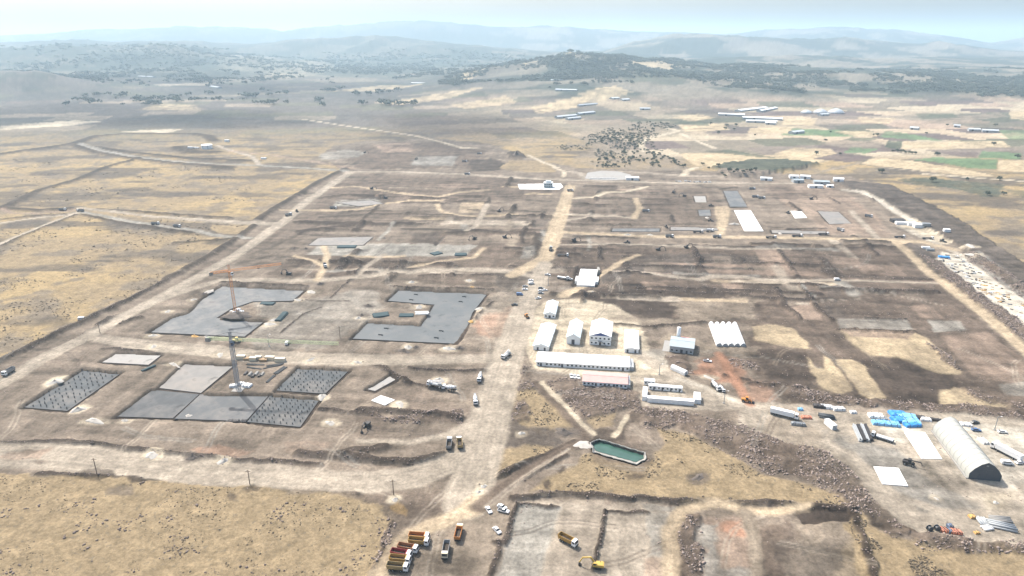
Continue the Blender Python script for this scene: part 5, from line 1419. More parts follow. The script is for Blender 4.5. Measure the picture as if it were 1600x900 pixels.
# house with tower and red lean-to
t, W, D = shed('works_house','grey roofed house with dark front, white water tower and red lean-to','house',(1046,549.5),(1083,554),(1047,534),4.2,5.2,'w','grey_wall','grey_roof',[(.5,1.6,2.6),(.72,1.2,2.2)],5,2)
tw = MB().lathe((4.2,D+2.2,0),(4.2,D+2.2,10.5),[(0,1.25),(.5,1.25),(.97,1.3),(1,.6)],14).build('water_tower','white_panel',t,True)
MB().lathe((4.2,D+2.2,4.2),(4.2,D+2.2,4.45),[(0,1.36),(1,1.36)],14).build('tower_ring','grey_wall',tw)
MB().hexa([(6.2,D+.3,0),(11.0,D+.3,0),(11.0,D+4.5,0),(6.2,D+4.5,0),(6.2,D+.3,3.6),(11.0,D+.3,3.6),(11.0,D+4.5,2.6),(6.2,D+4.5,2.6)]).build('lean_to','grey_wall',t)
MB().hexa([(6.0,D+.2,3.62),(11.2,D+.2,3.62),(11.2,D+4.8,2.55),(6.0,D+4.8,2.55),(6.0,D+.2,3.76),(11.2,D+.2,3.76),(11.2,D+4.8,2.7),(6.0,D+4.8,2.7)]).build('red_lean_to_roof','brick_red',t)
MB().box(-4.5,-.2,-.5,D+1,0,.35).build('side_terrace','slab_pale',t)
# white tank container, five white tunnels
x, y, r = heading((1049,576),(1073,587))
t = thing('storage_cabin','single white rounded storage cabin on the track above the container yard','cabin',(x,y,gz(x,y)),r)
MB().side([(-1.6,.1),(-1.6,1.9),(-1.2,2.6),(-.4,2.95),(.4,2.95),(1.2,2.6),(1.6,1.9),(1.6,.1)],-5.4,5.4).build('shell','white_panel',t).rotation_euler = (0,0,math.pi/2)
MB().box(5.4,5.46,-1.0,1.0,.2,2.2).build('end_door','grey_wall',t)
for k in range(5):
    a = P(1123.5+k*9.4, 541.5); b = P(1111+k*9.2, 507.5)
    L = math.hypot(b[0]-a[0], b[1]-a[1]); r = math.atan2(b[1]-a[1], b[0]-a[0])
    t = thing('storage_tunnel','long white arched storage tunnel in the row of five','tunnel',(a[0],a[1],gz(*a)),r,'row of five white tunnels')
    arc = [(1.78*math.cos(math.pi*i/10), 2.5*math.sin(math.pi*i/10)) for i in range(11)]
    vs = [(0,y_,z_) for y_,z_ in arc]+[(L,y_,z_) for y_,z_ in arc]
    fs = [(i,i+1,12+i,11+i) for i in range(10)]+[tuple(range(11,22))]
    MB().add(vs, fs).build('cover','white_roof',t,False)
    MB().add([(0.02,y_*.97,z_*.97) for y_,z_ in arc],[tuple(range(11))[::-1]]).build('end_panel','grey_wall',t)
    for j in range(1, 8):
        xx = L*j/8; rb = MB()
        for i in range(10): rb.beam((xx,arc[i][0]*1.01,arc[i][1]*1.01),(xx,arc[i+1][0]*1.01,arc[i+1][1]*1.01),.06)
        rb.build('hoop','white_panel',t)
# ------------------------------------------------------------------ big hangar tent
a = P(1512.5,748); b = P(1566.5,758.5); c = P(1457,673.5)
W = math.hypot(b[0]-a[0], b[1]-a[1]); r = math.atan2(b[1]-a[1], b[0]-a[0])
D = -(c[0]-a[0])*math.sin(r)+(c[1]-a[1])*math.cos(r); sh = ((c[0]-a[0])*math.cos(r)+(c[1]-a[1])*math.sin(r))/D
t = thing('hangar_tent','huge white hangar tent with a dark front wall in the lower right yard','hangar',(*a,0),r+math.atan(-sh))
D *= math.sqrt(1+sh*sh)
prof = [(0,0),(0,3.0),(W*.12,5.6),(W*.3,8.0),(W*.5,9.3),(W*.7,8.0),(W*.88,5.6),(W,3.0),(W,0)]
n = len(prof); nb = 10
for k in range(nb):
    y0, y1 = D*k/nb+.02, D*(k+1)/nb-.02
    vs = [(x_,y0,z_) for x_,z_ in prof]+[(x_,y1,z_) for x_,z_ in prof]
    MB().add(vs,[(i,n+i,n+i+1,i+1) for i in range(n-1)]).build('roof_bay','tent_pvc',t,True)
for k in range(nb+1):
    fr = MB()
    for i in range(n-1): fr.beam((prof[i][0],D*k/nb,prof[i][1]*1.0+.02),(prof[i+1][0],D*k/nb,prof[i+1][1]+.02),.16)
    fr.build('arch_rib','tent_pvc',t)
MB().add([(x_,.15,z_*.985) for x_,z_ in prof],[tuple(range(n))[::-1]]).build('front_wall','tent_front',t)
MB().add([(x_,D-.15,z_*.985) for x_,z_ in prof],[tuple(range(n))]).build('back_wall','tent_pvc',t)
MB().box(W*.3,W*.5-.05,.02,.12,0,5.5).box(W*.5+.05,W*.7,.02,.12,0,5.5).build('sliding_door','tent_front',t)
MB().box(W*.5-.5,W*.5+.5,.02,.12,7.2,7.9).build('gable_vent','steel',t)
MB().box(-.9,-.2,0,D,0,.5).build('base_kerb','slab_pale',t)
# ------------------------------------------------------------------ tower cranes
tower_crane('orange tower crane standing on the notched grey slab',(368,488),30.5,(440,416),'crane_orange','crane_orange',13,'white_panel')
tower_crane('grey tower crane with a pale green jib between the column slabs',(372.5,608),29.5,(530,542),'crane_grey','crane_green',14,'cab_blue')
# ------------------------------------------------------------------ pond
def ragged(pts, z, jit, seed):
    r_ = random.Random(seed); out = []
    for i in range(len(pts)):
        a, b = P(*pts[i], z), P(*pts[(i+1) % len(pts)], z); n_ = (5,14,3,4,14,3)[i]
        for q in range(n_): out.append((a[0]+(b[0]-a[0])*q/n_+r_.uniform(-jit,jit), a[1]+(b[1]-a[1])*q/n_+r_.uniform(-jit,jit)))
    return out
pl = ragged(POND, -1.3, .2, 3)
w_ = MB().add([(x,y,-1.3) for x,y in pl],[tuple(range(len(pl)))[::-1]])
o = w_.build('pond_water','slab_grey'); o['kind'] = 'structure'; o['label'] = 'dark green water of the small lined pond'
pm = mat('pond_water', (.055,.12,.095), .15, spec=.4, var=.25, vscale=.12); o.data.materials[0] = pm
o.data.flip_normals()
lin = MB(); rr_ = random.Random(9)
pl2 = ragged([(922.5,691.5),(936,686),(1007,707.5),(1010,716.5),(995,725.5),(927,706.5)], .1, .35, 4)
for i in range(len(pl)):
    j = (i+1) % len(pl)
    lin.add([(*pl2[i],.12+.1*(i % 2)),(*pl2[j],.12+.1*(j % 2)),(*pl[j],-1.5),(*pl[i],-1.5)],[(0,1,2,3)])
    lin.tube((*pl2[i],.16),(*pl2[j],.16),rr_.uniform(.16,.36),6)
o = lin.build('pond_liner','liner'); tag(o,'pale sheet liner rimming the small green pond','pond liner')
heap('flat heap of pale rubble at the head of the pond',(910,695),6,4,.8,'gravel_white','rubble_pile','rubble pile')
# ------------------------------------------------------------------ poles
for lab, b, h in [('utility pole standing in grass by the lower left road',(152,742),8.5),('utility pole at the lower road left of the grass corner',(390.5,757),8.0),('utility pole near the dump truck junction',(615,773),8.0),
                  ('utility pole beside the left haul road',(156.5,521),7.5),('thin pole between the two crane slabs and the road',(531.5,528),9)]:
    pole(lab, b, h)
for lab, b, h in [('lamp mast on a white footing right of the notched slab',(420.5,541),9.0),('dark lamp post before the long white dormitory',(852,572),7.5),('lamp post beside the track below the red road',(1131,630),8),('lamp post in the pale yard behind the hangar tent',(1554,671.5),8),
                  ('lamp post by the parked cars near the crossroads',(856.5,446),8),('lamp post before the container yard',(1030,585),7)]:
    pole(lab, b, h, True, 'lamp_post', 'steel')

# ------------------------------------------------------------------ dump trucks in the foreground
for rear, front, bed, lab in [((641,842),(670,844),'bed_orange','orange dump truck at the back of the parked row'),((640,849),(670,852),'bed_ochre','ochre dump truck second from the back of the parked row'),
                              ((623,858),(653,863.5),'bed_brown','brown dump truck in the middle of the parked row'),((612,866.5),(643,872),'bed_red','dark red dump truck in the parked row'),
                              ((610,877),(642,880.5),'bed_ochre','ochre dump truck next to the dark red one'),((606,889),(638,892),'bed_tan','tan dump truck at the front of the parked row')]:
    put(('dump',bed,'w'),k_dump(bed,'car_white'),'dump_truck',lab,'dump truck',rear,front,'dump trucks parked in a row')
put(('dump','bed_orange','c'),k_dump('bed_orange','cab_cream'),'dump_truck','orange dump truck standing alone with its cab turned away','dump truck',(713.5,850),(720,824))
put(('dump','bed_grey','c'),k_dump('bed_grey','cab_cream'),'dump_truck','grey dump truck with cream cab facing the camera','dump truck',(699,852),(694.5,876))
put(('dump','bed_ochre','w'),k_dump('bed_ochre','car_white'),'dump_truck','ochre dump truck alone on the levelled plot','dump truck',(873,841),(902,856))
put(('dump','bed_tan','c'),k_dump('bed_grey','car_white'),'dump_truck','dark dump truck with white cab on the lower haul road, leftward of two','dump truck',(701,705),(703,689))
put(('dump','bed_tan','w'),k_dump('bed_tan','cab_cream'),'dump_truck','dump truck with cream cab on the lower haul road, rightward of two','dump truck',(719.5,704),(717,688))
put(('dump','bed_grey','w'),k_dump('bed_grey','car_white'),'dump_truck','grey dump truck with white cab at the far left edge of the haul road','dump truck',(24,578),(4,590))
put_c('exc_y',k_excavator('yellow_plant'),'excavator','yellow excavator with its arm curled on the foreground plot','excavator',(932,886),172)
put_c('exc_d',k_excavator('dark_steel'),'excavator','dark excavator with white cab below the column slabs','excavator',(573.5,667),-100)
put_c('tele',k_loader('dark_steel',True),'telehandler','dark telehandler between the two white slabs in the yard','telehandler',(1421,727),-32,scale=1.05)
put_c('load_o',k_loader('orange_plant'),'wheel_loader','orange wheel loader on the track where the red road comes down','wheel loader',(1167,628),-20)
put('mixer',k_mixer(),'mixer_truck','white concrete mixer truck coming down the haul road, farther of two','mixer truck',(752,586),(747.5,602))
put('mixer',k_mixer(),'mixer_truck','white concrete mixer truck on the haul road, nearer of two','mixer truck',(742,621),(743.5,637))
put('mixer',k_mixer(),'mixer_truck','white concrete mixer truck backed up behind the pump truck','mixer truck',(714,613.5),(690,609))
put('pump',k_pump,'pump_truck','concrete pump truck with folded boom beside the narrow pale slab','pump truck',(692,610),(667,605.5))
put('pump',k_pump,'pump_truck','grey and white pump truck standing at the road edge left of the camp','pump truck',(798,553),(784,563))
put('mixer',k_mixer(),'mixer_truck','white concrete mixer truck parked below the house with the tower','mixer truck',(1113,602),(1123,611))
put('mixer',k_mixer(),'mixer_truck','small white mixer truck behind the lamp post by the track','mixer truck',(1125,606.5),(1131,613),scale=.7)
put('semi',k_semi,'trailer_truck','long white box trailer truck parked along the yard track','truck',(1202,645.5),(1246,656))
put('semi',k_semi,'trailer_truck','white box truck behind the hangar tent','truck',(1586,718),(1559,704))
put_c('load_y',k_loader('yellow_plant'),'wheel_loader','yellow loader behind the grey crane top by the road','wheel loader',(371,534),20,scale=1.1)
put('van_w',k_van('car_white'),'van','white van on the middle road right of the lamp mast','van',(447,540),(450.5,534))
# ------------------------------------------------------------------ cars
for c, ang, k, m, lab in [((763.5,798.5),-65,'car','car_white','white car leftmost of the three at the foreground crossroads'),((784.5,793.5),-35,'car','car_white','white car rear of the close pair at the foreground crossroads'),
    ((787,800),-20,'pickup','car_white','white pickup front of the close pair at the foreground crossroads'),((776.5,830.5),-55,'car','car_white','white car alone beside the levelled plot'),
    ((892.5,588.5),-85,'car','car_white','white car leftmost of three before the red roofed block'),((898,589),-85,'car','car_white','white car middle of three before the red roofed block'),((903.5,589.5),-85,'car','car_white','white car rightmost of three before the red roofed block'),
    ((829.5,439),10,'car','car_white','white car rear of the pair nearest the crossroads'),((830,444),20,'van','car_white','white van front of the pair nearest the crossroads'),((820.5,448.5),10,'car','car_grey','grey car beside the parked van on the haul road'),
    ((820,453),5,'car','car_white','white car below the grey car on the haul road'),((812,461),-10,'van','car_blue','blue and white van parked on the haul road'),((845,451),5,'car','car_dark','dark car at the head of the row behind the first camp hall'),
    ((845,455),5,'car','car_white','white car second in the row behind the first camp hall'),((851,454.5),10,'car','car_white','white car parked outside the row behind the first camp hall'),((845,459),0,'car','car_grey','grey car third in the row behind the first camp hall'),
    ((841,467),25,'pickup','car_white','white pickup at the near end of the row behind the first camp hall'),((804,477),15,'pickup','car_dark','dark pickup alone on the reddish haul road'),((855.5,430),-15,'pickup','car_white','white pickup at the crossroads'),
    ((890.5,437),0,'car','car_white','white car beside the white truck near the hall deck'),((1105.5,565),-20,'pickup','car_white','white pickup on the red earth below the tower house'),((1566,676),-5,'car','car_white','white car in the pale yard by the lamp post'),
    ((1523,661),10,'car','car_dark','dark car behind the hangar tent ridge'),((1525,673),-10,'car','car_blue','blue car beside the hangar tent roof'),((1573,725),-10,'van','car_white','white van below the white box truck'),((1593,724),10,'car','car_white','white car at the right edge by the box truck'),
    ((1308,438),0,'van','car_white','white van alone on the straight middle track'),((128.5,499),10,'van','car_white','small white van on the bank beside the left grass')]:
    mk = dict(car=k_car, van=k_van, pickup=k_pickup)[k]
    put_c((k,m), mk(m), {'car':'parked_car','van':'van','pickup':'pickup_truck'}[k], lab, {'car':'car','van':'van','pickup':'pickup'}[k], c, ang)
put('flat_w',k_flatbed('white_panel'),'flatbed_truck','flatbed truck with white load near the hall deck','truck',(874,435.5),(886,437.5))
put_c('load_o',k_loader('orange_plant'),'wheel_loader','orange loader on the reddish haul road above the camp','wheel loader',(823,496),-70,scale=.9)
# ------------------------------------------------------------------ vehicles across the far works
FAR = [((98,329),0,'dump','dust-trailing truck on the far left track'),((126,330.5),175,'dump','truck following on the far left track'),((243,351),10,'dump','truck on the second far left track'),((277,355),-10,'dump','truck lower on the second far left track'),
 ((451,337),50,'dump','truck climbing the left haul road'),((464,331),-60,'load','loader beside the left haul road'),((521,326.5),0,'dump','truck under the far dark bank'),((581,295.5),0,'exc','excavator on the far sandy track'),((602,310),170,'exc','excavator beside the far pale slab'),
 ((508,417),-70,'dump','truck at the fork of the sandy tracks'),((451,429),170,'exc','excavator with pale load above the orange crane slab'),((741,374),-140,'exc','excavator under the dark bank right of the pale apron'),((789,372),0,'exc','excavator along the dark bank near the sandy road'),
 ((860.5,391),80,'dump','dark truck driving on the sandy road'),((880,401),-3,'flat','white flatbed truck right of the sandy road'),((897,379),0,'exc','excavator beside the sandy road junction'),((980,380),160,'load','loader on the narrow strip right of the sandy road'),
 ((1029,391),0,'exc','excavator in the dark plot before the strip slabs'),((1073,387),20,'exc','excavator on the light strip before the strip slabs'),((1041,356),90,'load','loader between the two long strip slabs'),((1046,371),5,'dump','truck on the far sandy road left of the parked flatbed'),
 ((1091,364),0,'flat','long dark flatbed parked before the dusty strip slab'),((1109,362),10,'mixer','mixer truck beside the dusty strip slab'),((1120,371.5),0,'dump','truck on the far sandy road below the mixer'),((1357,339),-30,'dump','truck on the far pinkish slope'),
 ((1313,361),-70,'dump','truck before the blurred grey slab'),((1287,367.5),0,'flat','flatbed on the sandy road right of the white slab'),((1406,372),0,'flat','long flatbed at the corner of the sandy roads'),((1450,374),-5,'flat','flatbed in front of the pale yard'),((1473,378),-70,'load','dark loader in the pale yard corner'),
 ((1052,301),60,'exc','excavator on the far red bank'),((1069,307),180,'exc','excavator left of the far pale square'),((1111,322),0,'load','dark loader between the two far squares'),((1110,346),0,'load','loader below the nearer far square'),((1009,332),0,'dump','truck in the far grey plot'),
 ((1180,308.5),0,'dump','truck right of the far grey slab, first of two'),((1190,310.5),0,'dump','truck right of the far grey slab, second of two'),((1175,296),10,'dump','truck behind the far grey slab'),((1268,312),0,'exc','excavator on the far pink slope'),((1231,334),90,'load','loader left of the small white slab'),
 ((730,273),0,'dump','truck on the long far road'),((749,241),0,'dump','truck at the top of the quarry track'),((726,253),0,'dump','white truck in the far quarry'),((650,249),80,'exc','excavator in the far quarry'),((570,239),0,'exc','excavator at the dusty end of the far quarry'),((780,331),40,'exc','excavator in the far dark plot left of the sandy road'),
 ((891,299),0,'dump','truck where the sandy road meets the far road'),((1205,372),0,'flat','dark flatbed below the long white slab'),((1246,370),0,'flat','dark flatbed second below the long white slab')]
for c, ang, k, lab in FAR:
    mk, nm, cat = dict(dump=(k_dump('bed_grey','car_white'),'dump_truck','truck'), exc=(k_excavator('dark_steel'),'excavator','excavator'), load=(k_loader('dark_steel'),'wheel_loader','loader'), flat=(k_flatbed('dark_steel'),'flatbed_truck','truck'), mixer=(k_mixer(),'mixer_truck','mixer truck'))[k]
    put_c(('far',k), mk, nm, lab, cat, c, ang, scale=1.0)
# car park on the far grey oval
for k in range(17):
    put_c(('car','car_white'),k_car('car_white'),'parked_car','white car parked nose out along the far grey oval','car',(921+k*2.6+random.uniform(-.5,.5),279.5+random.uniform(-.4,.4)),85+random.uniform(-8,8),'cars along the far grey oval')
for k in range(18):
    if k % 5 == 3: continue
    put_c(('car','car_white' if k % 3 else 'car_grey'),k_car('car_white' if k % 3 else 'car_grey'),'parked_car','car in the far roadside row behind the long slabs','car',(1057+k*3.1+random.uniform(-.6,.6),283.5+k*.1+random.uniform(-.7,.7)),85+random.uniform(-10,10),'cars in the far roadside row')

# ------------------------------------------------------------------ heaps of sand, gravel and soil
for c, rx, ry, h, m, lab in HEAPS:
    nm, cat = {'gravel_white':('gravel_pile','gravel pile'),'gravel_orange':('sand_pile','sand pile'),'gravel_tan':('sand_pile','sand pile'),'soil_pile':('soil_pile','soil pile')}[m]
    heap(lab, c, rx * .85, ry * .85, h * 1.35, m, nm, cat)
# ------------------------------------------------------------------ stacks and stores on the pads
stack('rebar_stack','dark stack of rebar mats left of the Z slab notch','rebar stack',(583,494),(607,491),8.5,1.0,'rebar_bar','rebar_teal',9,2)
stack('rebar_stack','dark green stack of rebar beside the white block','rebar stack',(624,493),(646,493),6.5,.9,'rebar_bar','rebar_teal',7,2)
stack('formwork_stack','white block of stacked formwork sheets inside the Z slab notch','formwork',(649,490),(670,489.5),6.0,1.3,'board','slab_white',3,3)
for a, b, w in [((386,569.5),(413,571),1.6),((416,572.5),(443,568.5),1.6),((386,574),(409,577.5),1.2),((411,577),(442,570),1.2),((430,585),(446,574),3.0),((417,598),(429,587),1.8)]:
    stack('rebar_bundle','long dark bundle of reinforcing bars on the store ground behind the grey crane','rebar bundle',a,b,w,.5,'rebar_bar','rebar',4,1)
for k, (px, py) in enumerate([(384,584),(391,585),(396,587),(401,584),(406,587),(410,585)]):
    stack('formwork_stack','small stack of pale and dark formwork behind the grey crane','formwork',(px-2,py+2.5),(px+2,py-2.5),2.0,1.0,'board','slab_pale' if k % 2 else 'dark_steel',3,2)
for c, l, m in [((377,560.5),5.5,'cab_cream'),((387,562),4.5,'timber'),((396,563),4.5,'cab_cream'),((404,561.5),4.0,'cab_cream'),((412,564),5.0,'timber'),((422,562),6.0,'cab_cream'),((438,564.5),6.5,'cab_cream')]:
    put_c(('box',l,m),k_container(2.6,l,2.4 if m == 'cab_cream' else 1.5,m),'site_box',('cream site cabin' if m == 'cab_cream' else 'timber coloured open site box')+' in the row behind the grey crane','site box',c,random.uniform(-8,2))
stack('panel_stack','dark panels stacked on the right side of the crane slab island','formwork',(434,502),(446,489),5,1.4,'board','rebar_teal',4,2)
stack('panel_stack','dark rebar mats behind the orange crane','formwork',(408,474),(428,475),6,1.0,'rebar_bar','rebar_teal',6,2)
for c, s in [((362,484),3.0),((372,485),3.4),((366,489),2.6),((378,488),2.8)]:
    bundle('covered_goods','white wrapped goods at the foot of the orange crane','goods',c,random.uniform(-30,30),s,s*.7,1.3,'white_panel')
for c, s in [((365,604),4.0),((386,603),5.0),((377,600),3.0)]:
    bundle('covered_goods','white wrapped goods at the foot of the grey crane','goods',c,random.uniform(-30,30),s,s*.7,1.4,'white_panel')
for c, s in [((359,655),3.4),((369,655),3.0),((380,655),3.2)]:
    bundle('covered_goods','dark covered goods on the edge below the mid grey slab','goods',c,random.uniform(-20,20),s,s*.7,1.3,'dark_steel')
for px, py, n in [((408,390.5),(510,390.5),0)][:0]: pass
for a, b in [((528,386),(556,386)),((675,398),(688,395)),((711,398),(729,398))]:
    stack('rebar_stack','dark rebar stack on the pale apron in the middle distance','rebar stack',a,b,9,1.0,'rebar_bar','rebar_teal',7,2)
stack('panel_stack','long dark trestle beside the pale slab at the left','formwork',(222,580),(243,571),1.8,1.0,'board','rebar_teal',2,1)
# ------------------------------------------------------------------ yard stores, lower right
for k, (a, b) in enumerate([((1334,666),(1345,690)),((1340,665),(1351,690)),((1346,665),(1356,690)),((1351,665),(1361,689))]):
    stack('steel_beam_stack',['pale','dark','grey','light'][k]+' steel beam stack in the yard','steel beams',a,b,2.2,1.5,'beam','pipe_grey' if k % 2 == 0 else 'dark_steel',3,2)
put('flat_p',k_flatbed('white_panel'),'flatbed_truck','white flatbed truck beside the steel beams','truck',(1388,690),(1366,683))
for c, l, w, m, lab in [((1374,662),7,4,'tarp_light','light blue covered goods right of the beams'),((1402,648),8,5,'tarp_blue','deep blue tarpaulin stack at the back corner'),((1416,652),9,5,'tarp_light','light blue tarpaulin stack in the middle'),((1404,657),7,5,'tarp_blue','deep blue tarpaulin stack in front'),
    ((1422,660),9,5,'tarp_light','large light blue tarpaulin stack in front'),((1425,665.5),8,3,'tarp_blue','low blue tarpaulin stack nearest the white slab'),((1395,664),6,4,'tarp_light','pale blue grey covered goods left of the tarpaulins'),((1368,651),7,4,'white_panel','white wrapped goods behind the beams'),((1378,655),5,3,'steel','grey wrapped goods behind the beams'),
    ((1437,653),5,3,'dark_steel','dark goods right of the tarpaulins'),((1446,656),5,3,'white_panel','white goods right of the tarpaulins'),((1462,657),5,2,'dark_steel','dark goods behind the hangar tent corner'),((1536,690),3,5,'white_panel','white goods along the right hangar wall'),((1509,664),5,3,'white_panel','white goods beside the hangar roof'),
    ((1280,636),6,3,'dark_steel','dark drums group on the upper yard edge'),((1291,637),6,3,'white_panel','white goods on the upper yard edge'),((1260,653),5,2.4,'bag_orange','rusty low goods right of the long trailer truck'),((1250.5,640.5),2.4,2,'tarp_light','small blue white tank behind the long trailer truck'),((1333,645),3,2,'white_panel','small white goods by the beams'),((1310,640),6,3,'white_panel','pale sacks by the upper yard track'),
    ((1247,664),7,2,'steel','scrap lying before the long trailer truck')]:
    bundle('covered_goods',lab,'goods',c,random.uniform(-20,10),l,w,1.6 if l > 5 else 1.2,m)
stack('pipe_stack','dark grey pipe stack left of the white container','pipes',(1279,650),(1303,654),4.0,1.8,'pipe','pipe_dark',4,2)
put_c('cont_w',k_container(2.6,7.0,2.7,'white_panel'),'shipping_container','white container standing alone on the yard track','container',(1297,666),-78)
stack('pipe_stack','long pale grey pipes in the lower right corner','pipes',(1541,818),(1586,828),5,1.8,'pipe','pipe_grey',4,2)
stack('pipe_stack','shorter pale pipes behind the long ones in the lower right corner','pipes',(1546,811),(1580,814),4,1.4,'pipe','slab_pale',4,1)
stack('pipe_stack','short white pipes lying across the lower right stores','pipes',(1530,809),(1540,822),4,1.2,'pipe','pipe_grey',4,1)
stack('pipe_stack','white pipe ends nearest the rubble bank','pipes',(1535,827),(1549,825),3,1.1,'pipe','slab_white',3,1)
for c in ((1452,829),(1463.5,828.5)):
    x, y = P(*c); t = thing('cable_drum','dark cable drum at the edge of the lower right yard','cable drum',(x,y,gz(x,y)),random.uniform(-.3,.3),'two dark cable drums')
    for yy in (-.7,.7): MB().lathe((0,yy-.08,1.2),(0,yy+.08,1.2),[(0,1.2),(1,1.2)],16).build('flange','pipe_dark',t)
    MB().lathe((0,-.62,1.2),(0,.62,1.2),[(0,.8),(1,.8)],14).build('cable_coil','car_dark',t)
for k in range(6):
    bundle('sack_pallet','orange red sack pallet in the row before the rubble bank','sacks',(1472+k*5.2,829+k*.8),random.uniform(-15,15),1.6,2.6,1.3,'bag_orange' if k != 2 else 'cab_blue')
bundle('sack_pallet','blue covered pallet standing behind the orange sacks','sacks',(1484,824),5,2,2,1.5,'cab_blue')
bundle('sack_pallet','orange pallet by the pipes in the lower right corner','sacks',(1519,808),5,2.6,2,1.0,'gravel_orange')
bundle('sack_pallet','small orange pallet nearest the rubble bank','sacks',(1526,833),5,2,1.4,.8,'gravel_orange')
# the white strip yard: many small pallets and bundles
yp = [(1472,397),(1502,400),(1530,422),(1570,450),(1620,490),(1620,516),(1580,488),(1530,455),(1490,426),(1464,408)]
pla = PL(yp); cnt = 0
rs = random.Random(5)
while cnt < 110:
    px, py = rs.uniform(1462,1600), rs.uniform(396,500)
    x, y = P(px, py)
    if poly_sd(np.array([x]), np.array([y]), pla)[0] > -1.5: continue
    # goods lie on the near side of the strip
    up = (py-396) - (px-1480)*.66
    if up < rs.uniform(-14, 10): continue
    m = rs.choice(['dark_steel','steel','rebar','white_panel','pipe_grey','dark_steel'])
    if 1530 < px and rs.random() < .6: m = rs.choice(['gravel_tan','timber','gravel_orange'])
    bundle('stored_pallet',{'gravel_orange':'orange','gravel_tan':'tan','timber':'timber coloured','white_panel':'white','steel':'grey','pipe_grey':'pale grey'}.get(m,'dark')+' pallet of goods on the white strip yard at the plateau edge','pallet',(px,py),rs.uniform(-60,10),rs.uniform(1.2,3.6),rs.uniform(.7,1.4),rs.uniform(.35,.8),m,group='pallets on the white strip yard')
    cnt += 1
bundle('covered_goods','blue covered goods at the head of the white strip yard','goods',(1475,402.5),-20,9,4,1.5,'tarp_blue')
for c, l, w, h, m, lab in [((1402,347),14,7,3.5,'dark_steel','dark plant block at the end of the white perimeter road'),((1408,350.5),12,5,3,'white_panel','white cabin among the plant at the perimeter road'),((1424,352),10,5,3.2,'white_panel','white cabin in the middle of the plant yard'),((1436,355),12,6,4,'white_panel','larger white cabin of the plant yard'),
    ((1446,356),8,5,3,'steel','grey cabin of the plant yard'),((1478,366),6,4,3,'white_panel','white cabin at the lower end of the plant yard'),((1446,389),7,3,2,'white_panel','white box left of the strip yard head'),((1453,392),7,3,2,'steel','grey box left of the strip yard head')]:
    put_c(('blk',l,w,h,m),k_container(w,l,h,m),'plant_cabin',lab,'cabin',c,random.uniform(-15,5))
# ------------------------------------------------------------------ far works buildings
x, y = P(856.5,294); t = thing('control_house','grey blue two-storey control house on a white pad at the road end','building',(x,y,gz(x,y)),-.08)
MB().box(-6,6,0,10,0,6.5).build('wall','grey_roof',t); MB().box(-3.5,3.5,2,8,6.5,9).build('roof_cabin','blue_white_roof',t); MB().box(-6.3,6.3,-.3,10.3,6.5,6.8).build('roof_edge','white_panel',t)
for k in range(4):
    for s in (1.0,4.0): MB().box(-5+k*2.8,-3.4+k*2.8,-.05,.05,s,s+1.4).build('window','glass',t)
o = MB().prism([P(*p) for p in [(809,288),(876,287),(880,292),(874,296.5),(812,296)]],-.2,.35).build('concrete_slab','slab_white'); tag(o,'flat pale pad under the far control house','concrete slab')
o = MB().prism([P(*p) for p in [(914,279),(918,270),(940,267),(965,268),(985,273),(990,280),(960,282),(930,281.5)]],-.2,.3).build('concrete_slab','slab_pale'); tag(o,'far grey oval car park slab by the roads','concrete slab')
FARB = [ # label, front-left px, front-right px, depth m, eave, ridge, wall, roof
 ('white shed right of the far oval car park',(978,281.5),(998,282),10,4,5,'white_panel','white_roof'),('low white shed with a mast left of the far depot',(1188,281.5),(1206,282.5),8,3.5,4.5,'white_panel','white_roof'),
 ('white depot shed at the far plateau edge, back left',(1234,279),(1248,279.5),10,4,5,'white_panel','white_roof'),('white depot shed at the far plateau edge, back middle',(1250,279),(1266,280),10,4,5,'white_panel','white_roof'),('grey depot shed at the far plateau edge, front left',(1240,286),(1256,286),10,4,5,'grey_wall','grey_roof'),
 ('grey depot shed at the far plateau edge, front middle',(1272,288),(1296,289),12,4,5,'grey_wall','grey_roof'),('white depot shed at the far plateau edge, right end',(1302,283.5),(1318,284.5),11,4,5,'white_panel','white_roof'),('white depot shed at the far plateau edge, low front',(1264,294),(1286,294.5),8,3.5,4.2,'white_panel','white_roof'),
 ('small white depot cabin by the perimeter road start',(1292,293),(1302,293.5),6,3,3.8,'white_panel','white_roof')]
for lab, fl, fr, d, e, r_, wm, rm in FARB:
    shed('depot_shed',lab,'shed',fl,fr,None,e,r_,'w',wm,rm,[(.5,3,3)],0,0,d=d)
x, y = P(321,233); t = thing('water_reservoir','round white water reservoir on the dark mound of the far left plain','reservoir',(x,y+8,gz(x,y)-.3))
MB().lathe((0,0,0),(0,0,7.5),[(0,9.5),(.9,9.5),(.91,10),(1,9.0)],24).build('tank_wall','white_panel',t,False)
MB().lathe((0,0,7.5),(0,0,8.6),[(0,9.0),(1,1.0)],24).build('tank_roof','white_roof',t)
for k in range(6): a = k*math.pi/3; MB().box(9.5*math.cos(a)-.3,9.5*math.cos(a)+.3,9.5*math.sin(a)-.3,9.5*math.sin(a)+.3,0,7).build('buttress','grey_wall',t)
for c, l in [((298,233),10),((307,232),9)]:
    put_c(('blk2',l),k_container(4,l,2.6,'white_panel'),'site_cabin','white cabin left of the far water reservoir','cabin',c,-10)
put_c('wc1',k_container(3,9,3,'white_panel'),'site_cabin','white cabin alone right of the far reservoir track','cabin',(412,248.5),-5)
put_c('wc2',k_container(4,9,4,'white_panel'),'site_cabin','small white hut behind the far water reservoir','cabin',(355,221.5),0)
